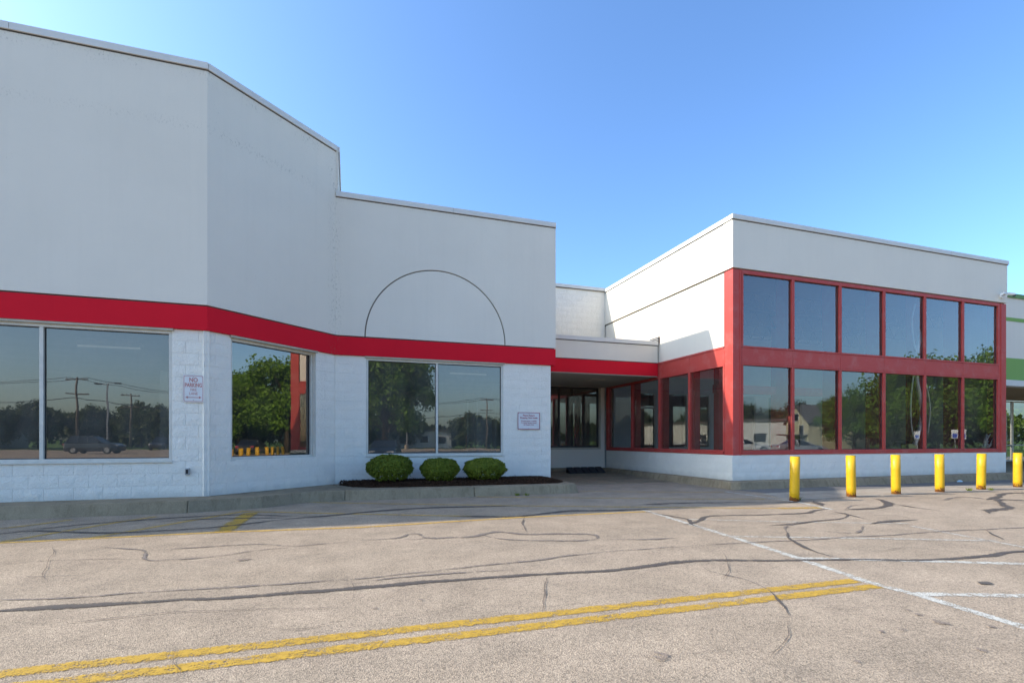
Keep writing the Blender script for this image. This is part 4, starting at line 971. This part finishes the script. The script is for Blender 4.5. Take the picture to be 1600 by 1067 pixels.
for i in range(52000):
    if i % 3: x = r2.uniform(-150, 130); y = -86+r2.uniform(-5, 5)+6*math.sin(x*.05); hh = 4.4+1.6*math.sin(x*.21)+1.1*math.sin(x*.53+1)
    else: y = r2.uniform(-85, 70); x = 84+r2.uniform(-4, 4); hh = 5.5+1.5*math.sin(y*.25)+math.sin(y*.6)
    z = hh*math.sqrt(r2.random()); s_ = r2.uniform(.22, .5); nr = Vector((r2.gauss(0, .5), 1+r2.gauss(0, .5), r2.gauss(.5, .5))).normalized(); a = nr.orthogonal().normalized(); a = Matrix.Rotation(r2.uniform(0, 6), 3, nr) @ a; b = nr.cross(a); p = Vector((x, y, z))
    k = len(fw.v); fw.v += [tuple(p-a*s_), tuple(p-b*s_*.7), tuple(p+a*s_), tuple(p+b*s_*.7)]; fw.f.append((k, k+1, k+2, k+3)); fw.mi.append(0)
fw.build('far_wood', MT['tleaf2'], None, kind='stuff', label='low dense wood along the far edges of the car park', cat='wood', fix=False)
for i in range(14):
    tree(rnd.choice((2, 3)), 76+rnd.uniform(-3, 3), -60+i*7, 'distant tree behind the tall trees on the right', 'distant trees on the far right', rnd.uniform(0, 6), rnd.uniform(1.0, 1.4))
for x, y in ((-22, -66), (-20.5, -67)): tree(4, x, y, 'narrow dark conifer beyond the car park', 'conifers beyond the car park', 0, .7, 'conifer')

# ------------------------------------------------------------------ buildings across the lot
def gable_house(x, y, rz, w_, d_, eave, ridge, wall, name, label, porch=True):
    e = empty(name, (x, y, 0), rz, label=label, cat='house')
    def part(nm, mb, mt): o = link(nm, mb.mesh(nm, MT[mt]), e); return o
    m = MB(); m.v = [(-w_/2, -d_/2, 0), (w_/2, -d_/2, 0), (w_/2, -d_/2, eave), (0, -d_/2, ridge), (-w_/2, -d_/2, eave), (-w_/2, d_/2, 0), (w_/2, d_/2, 0), (w_/2, d_/2, eave), (0, d_/2, ridge), (-w_/2, d_/2, eave)]
    m.f = [(0, 1, 2, 3, 4), (9, 8, 7, 6, 5), (0, 4, 9, 5), (1, 6, 7, 2), (2, 7, 8, 3), (4, 3, 8, 9), (0, 5, 6, 1)]; m.mi = [0]*7; part('wall', m, wall)
    for s in (-1, 1):
        k = MB(); x0, x1 = s*(w_/2+.4), 0; z0 = eave-.25; k.v = [(x0, -d_/2-.4, z0), (x1, -d_/2-.4, ridge+.05), (x1, d_/2+.4, ridge+.05), (x0, d_/2+.4, z0), (x0, -d_/2-.4, z0+.2), (x1, -d_/2-.4, ridge+.25), (x1, d_/2+.4, ridge+.25), (x0, d_/2+.4, z0+.2)]
        k.f = [(0, 3, 2, 1), (4, 5, 6, 7), (0, 1, 5, 4), (1, 2, 6, 5), (2, 3, 7, 6), (3, 0, 4, 7)]; k.mi = [0]*6; part('roof', k, 'shingle')
    for wx, wz, ww, wh in ((0, eave+.5, 1.6, 1.2), (-w_/4, eave-2.0, 1.1, 1.5), (w_/4, eave-2.0, 1.1, 1.5), (-w_/4, 1.0, 1.3, 1.5), (w_/4, 1.0, 1.3, 1.5)):
        f = part('window', MB().box(wx-ww/2-.1, wx+ww/2+.1, -d_/2-.06, -d_/2, wz-.1, wz+wh+.1), 'wsiding')
        g_ = link('pane', MB().box(wx-ww/2, wx+ww/2, -d_/2-.08, -d_/2-.062, wz, wz+wh).mesh('pane', MT['lens']), f)
    e.scale = (.72, .72, .72)
    if porch: part('porch_roof', MB().box(-w_/2, w_/2, -d_/2-1.8, -d_/2-.01, 2.7, 2.95), 'shingle')
    return e
gable_house(60, -27.5, R(-70), 8, 10, 5.0, 8.2, 'siding', 'gable_house', 'cream gabled house beyond the car park, mirrored in the second lower pane')
def low_building(x, y, rz, w_, d_, h, mt, label, wins=4):
    e = empty('warehouse', (x, y, 0), rz, label=label, cat='building')
    link('wall', MB().box(-w_/2, w_/2, -d_/2, d_/2, 0, h).mesh('wall', MT[mt]), e)
    link('roof', MB().box(-w_/2-.3, w_/2+.3, -d_/2-.3, d_/2+.3, h+.001, h+.35).mesh('roof', MT['shingle']), e)
    for k in range(wins):
        x0 = -w_/2+w_*(k+.5)/wins; f = link('window', MB().box(x0-.8, x0+.8, d_/2, d_/2+.05, 1.0, 2.3).mesh('window', MT['lens']), e)
    return e
low_building(63, -44, R(62), 26, 9, 4.2, 'wsiding', 'long white shed beyond the car park, mirrored in the first lower pane')
low_building(-22, -82, 0, 14, 8, 3.4, 'brickw', 'low brown brick building among the distant trees, mirrored in the left window')
low_building(-60, -78, 0, 18, 8, 3.6, 'wsiding', 'low white building among the distant trees at the far left of the lot')
low_building(12, -80, 0, 16, 8, 3.4, 'wsiding', 'low white building behind the large lone tree')

# utility poles, wires, lamp posts
def upole(x, y, h, label, lean=0):
    e = empty('utility_pole', (x, y, 0), label=label, cat='utility pole', group='utility poles with overhead wires')
    link('pole', (lambda m: m.tube([(0, 0, 0), (lean, 0, h)], [.16, .10], 10).mesh('pole', MT['wood'], smooth=True))(MB()), e)
    for z in (h-.4, h-2.2): link('crossarm', MB().box(lean-1.3, lean+1.3, -.07, .07, z, z+.14).mesh('crossarm', MT['wood']), e)
    for k in (-1.15, -.6, .6, 1.15): link('insulator', (lambda m: m.tube([(lean+k, 0, h-.26), (lean+k, 0, h-.05)], .05, 6).mesh('insulator', MT['pole']))(MB()), e)
    return e
poles = [(-62, -60, 9.8), (-34.5, -58.5, 9.6), (-33, -71, 8.6), (-10, -72, 9.4), (25, -66, 9.5), (40, -38, 9.5)]
for i, (x, y, h) in enumerate(poles): upole(x, y, h, ['wooden utility pole at the far left of the lot, mirrored in the left pane', 'wooden utility pole mirrored left of the lamp post in the left window', 'shorter utility pole just behind another, mirrored in the left window', 'wooden utility pole mirrored at the right of the left window', 'wooden utility pole behind the camera, mirrored in the arch window', 'leaning wooden utility pole mirrored in the first lower entrance pane'][i], .9 if i == 5 else 0)
def wire(a, b, sag, r, label):
    m = MB(); a = Vector(a); b = Vector(b); pts = []
    for k in range(13): t = k/12; p = a.lerp(b, t); p.z -= sag*4*t*(1-t); pts.append(tuple(p))
    m.tube(pts, r, 4); m.build('overhead_wire', MT['wire'], None, label=label, cat='wire', group='overhead wires between the utility poles', loc=tuple(a))
for a, b in ((0, 1), (1, 3), (3, 4), (4, 5)):
    for dx in (-1.15, 1.15):
        wire((poles[a][0]+dx, poles[a][1], poles[a][2]-.03), (poles[b][0]+dx, poles[b][1], poles[b][2]-.03), 1.3, .03, 'dark overhead wire sagging between two utility poles beyond the car park')
    wire((poles[a][0], poles[a][1], poles[a][2]-2.6), (poles[b][0], poles[b][1], poles[b][2]-2.6), 1.2, .045, 'thick lower overhead cable between two utility poles beyond the car park')
def lamp(x, y, h, label):
    e = empty('lamp_post', (x, y, 0), label=label, cat='lamp post')
    link('pole', MB().box(-.08, .08, -.08, .08, .0, h).mesh('pole', MT['pole']), e); link('arm', MB().box(-1.1, 1.1, -.04, .04, h, h+.07).mesh('arm', MT['pole']), e)
    for k in (-1.1, 1.1): link('lamp_head', MB().box(k-.35, k+.35, -.18, .18, h-.08, h+.1).mesh('lamp_head', MT['bronze']), e)
    link('base', MB().lathe([(.3, 0), (.3, .8)], 12).mesh('base', MT['walk']), e)
lamp(-30.1, -56, 8.6, 'twin-headed lamp post in the car park, mirrored in the left window'); lamp(8, -52, 8.6, 'twin-headed lamp post behind the camera near the lone tree')

# accessible parking signs
def psign(x, y, rz, label):
    e = empty('parking_sign', (x, y, 0), rz, label=label, cat='sign', group='accessible parking signs')
    link('pole', (lambda m: m.tube([(0, 0, 0), (0, 0, 2.1)], .03, 8).mesh('pole', MT['pole']))(MB()), e)
    link('plate', MB().box(-.2, .2, .03, .04, 1.45, 2.1).mesh('plate', MT['sign_white']), e)
    link('blue_panel', MB().box(-.15, .15, .0405, .045, 1.5, 1.8).mesh('blue_panel', MT['blue']), e)
for x, y, l in ((43.9, -3.4, 'blue and white accessible parking sign, mirrored at the right of the fifth lower pane'), (40.5, -1.0, 'nearest blue and white accessible parking sign'), (44.5, -6.5, 'blue and white accessible parking sign left of its twin')): psign(x, y, R(60), l)

# cars
def car(x, y, rz, kind, col, label, plate=False):
    e = empty('parked_car', (x, y, 0), rz, label=label, cat='car', group='cars parked in the car park'); L = 4.75 if kind == 'suv' else 4.6; W2 = .92; hr = 1.72 if kind == 'suv' else 1.42; belt = 1.05 if kind == 'suv' else .92
    def loft(secs, mt, name, smooth=True):
        m = MB(); n = len(secs[0])
        for s in secs: m.v += s
        for i in range(len(secs)-1):
            for k in range(n): j = (k+1) % n; m.f.append((i*n+k, i*n+j, (i+1)*n+j, (i+1)*n+k)); m.mi.append(0)
        m.f.append(tuple(range(n))); m.f.append(tuple((len(secs)-1)*n+k for k in reversed(range(n)))); m.mi += [0, 0]
        o = link(name, m.mesh(name, mt), e); b = o.modifiers.new('b', 'BEVEL'); b.width = .04; b.segments = 2; b.limit_method = 'ANGLE'; b.angle_limit = R(35); return o
    def sec(xx, hw, z0, z1, zt): return [(xx, -hw*.93, z0), (xx, hw*.93, z0), (xx, hw, z0+(z1-z0)*.45), (xx, hw*.96, z1-.05), (xx, hw*.8, zt), (xx, -hw*.8, zt), (xx, -hw*.96, z1-.05), (xx, -hw, z0+(z1-z0)*.45)]
    f = L/2; bn = belt
    loft([sec(-f, W2*.86, .38, bn-.12, bn-.08), sec(-f+.15, W2*.97, .26, bn-.02, bn), sec(-f+1.2, W2, .22, bn, bn+.03), sec(f-1.5, W2, .22, bn-.02, bn), sec(f-.5, W2*.97, .24, bn-.14, bn-.1), sec(f-.08, W2*.88, .3, bn-.28, bn-.26), sec(f, W2*.8, .4, bn-.4, bn-.38)], carm[col], 'body')
    def cs(xx, zt): return [(xx, -W2*.9, bn-.03), (xx, W2*.9, bn-.03), (xx, W2*.72, zt), (xx, -W2*.72, zt)]
    rear = -f+.22 if kind == 'suv' else -f+.75
    m = MB(); A = [(rear, bn), (rear+.35 if kind == 'suv' else rear+.75, hr-.04), (f-2.35, hr-.03), (f-1.35, bn)]
    m.v = [(p[0], s*(W2*.9 if p[1] == bn else W2*.70), p[1]) for s in (-1, 1) for p in A]; m.f = [(0, 1, 2, 3), (7, 6, 5, 4), (0, 4, 5, 1), (1, 5, 6, 2), (2, 6, 7, 3), (3, 7, 4, 0)]; m.mi = [0]*6
    link('window_glass', m.mesh('window_glass', carm['glass']), e)
    link('roof', MB().box(A[1][0]-.02, A[2][0]+.05, -W2*.69, W2*.69, hr-.045, hr).mesh('roof', carm[col]), e)
    for s in (-1, 1):
        for p0, p1 in ((A[0], A[1]), (A[3], A[2]), ((f-2.3-.35, bn), (f-2.3-.45, hr-.03)), ((rear+.95, bn), (rear+1.05, hr-.03))):
            link('pillar', (lambda m: m.tube([(p0[0], s*W2*.905, p0[1]), (p1[0], s*W2*.705, p1[1])], .035, 6).mesh('pillar', carm[col]))(MB()), e)
        link('mirror', MB().box(f-1.75, f-1.6, s*W2-.03 if s > 0 else s*W2-.15, s*W2+.15 if s > 0 else s*W2+.03, bn-.02, bn+.13).mesh('mirror', carm[col]), e)
        link('headlight', MB().box(f-.26, f-.06, s*.55-.2, s*.55+.2, bn-.38, bn-.25).mesh('headlight', MT['white_pl']), e); link('tail_light', MB().box(-f-.01, -f+.12, s*.68-.14, s*.68+.14, bn-.26, bn-.1).mesh('tail_light', MT['sign_red2']), e)
        for xx in (-f+.85, f-.88):
            rw = .36 if kind == 'suv' else .33; t = MB(); t.tube([(xx, s*(W2-.20), rw), (xx, s*(W2+.012), rw)], rw, 22); t_ = link('wheel', t.mesh('wheel', MT['rubber']), e)
            t = MB(); t.tube([(xx, s*(W2+.01), rw), (xx, s*(W2+.022), rw)], rw*.62, 14); link('rim', t.mesh('rim', MT['pole']), t_)
    if plate: link('licence_plate', MB().box(f, f+.015, -.26, .26, .42, .56).mesh('licence_plate', MT['white_pl']), e)
carm = dict(grey=carpaint('dark_grey_car_paint', (.035, .037, .04)), silver=carpaint('silver_car_paint', (.42, .43, .44)), white=carpaint('white_car_paint', (.7, .7, .68), 0), black=carpaint('black_car_paint', (.012, .012, .014)), red=carpaint('maroon_car_paint', (.2, .02, .02)))
cg = M('car_glass'); cg.color((.012, .014, .016)).set(.06, 0, .6); carm['glass'] = cg.m
car(-24.3, -38.2, R(6), 'suv', 'grey', 'dark grey suv side-on in the car park, mirrored in the left window')
car(-41.5, -47, R(8), 'sedan', 'silver', 'silver sedan mirrored at the far left pane')
car(-31, -52, R(80), 'sedan', 'black', 'black sedan partly behind the dark grey suv')
for i, (x, y, c, k) in enumerate(((-25, -59, 'grey', 'suv'), (-22, -59, 'silver', 'sedan'), (-19, -59, 'black', 'sedan'), (-16, -59, 'red', 'suv'))): car(x, y, R(92), k, c, ['dark suv leftmost in the far row of parked cars', 'silver sedan in the far row of parked cars', 'black sedan in the far row of parked cars', 'maroon suv at the right end of the far row of parked cars'][i])
car(2.1, -7.5, R(100), 'sedan', 'black', 'black car with a pale plate, mirrored low in the window under the arch', True)
car(39, -19, R(35), 'sedan', 'white', 'white sedan mirrored in the first lower entrance pane'); car(40, -13.5, R(25), 'sedan', 'silver', 'silver sedan mirrored beside the second bollard'); car(41, 9.5, R(5), 'suv', 'white', 'white suv under the sunlit trees, mirrored in the canted window')
car(42, 3.5, R(5), 'sedan', 'grey', 'grey sedan under the sunlit trees on the right')
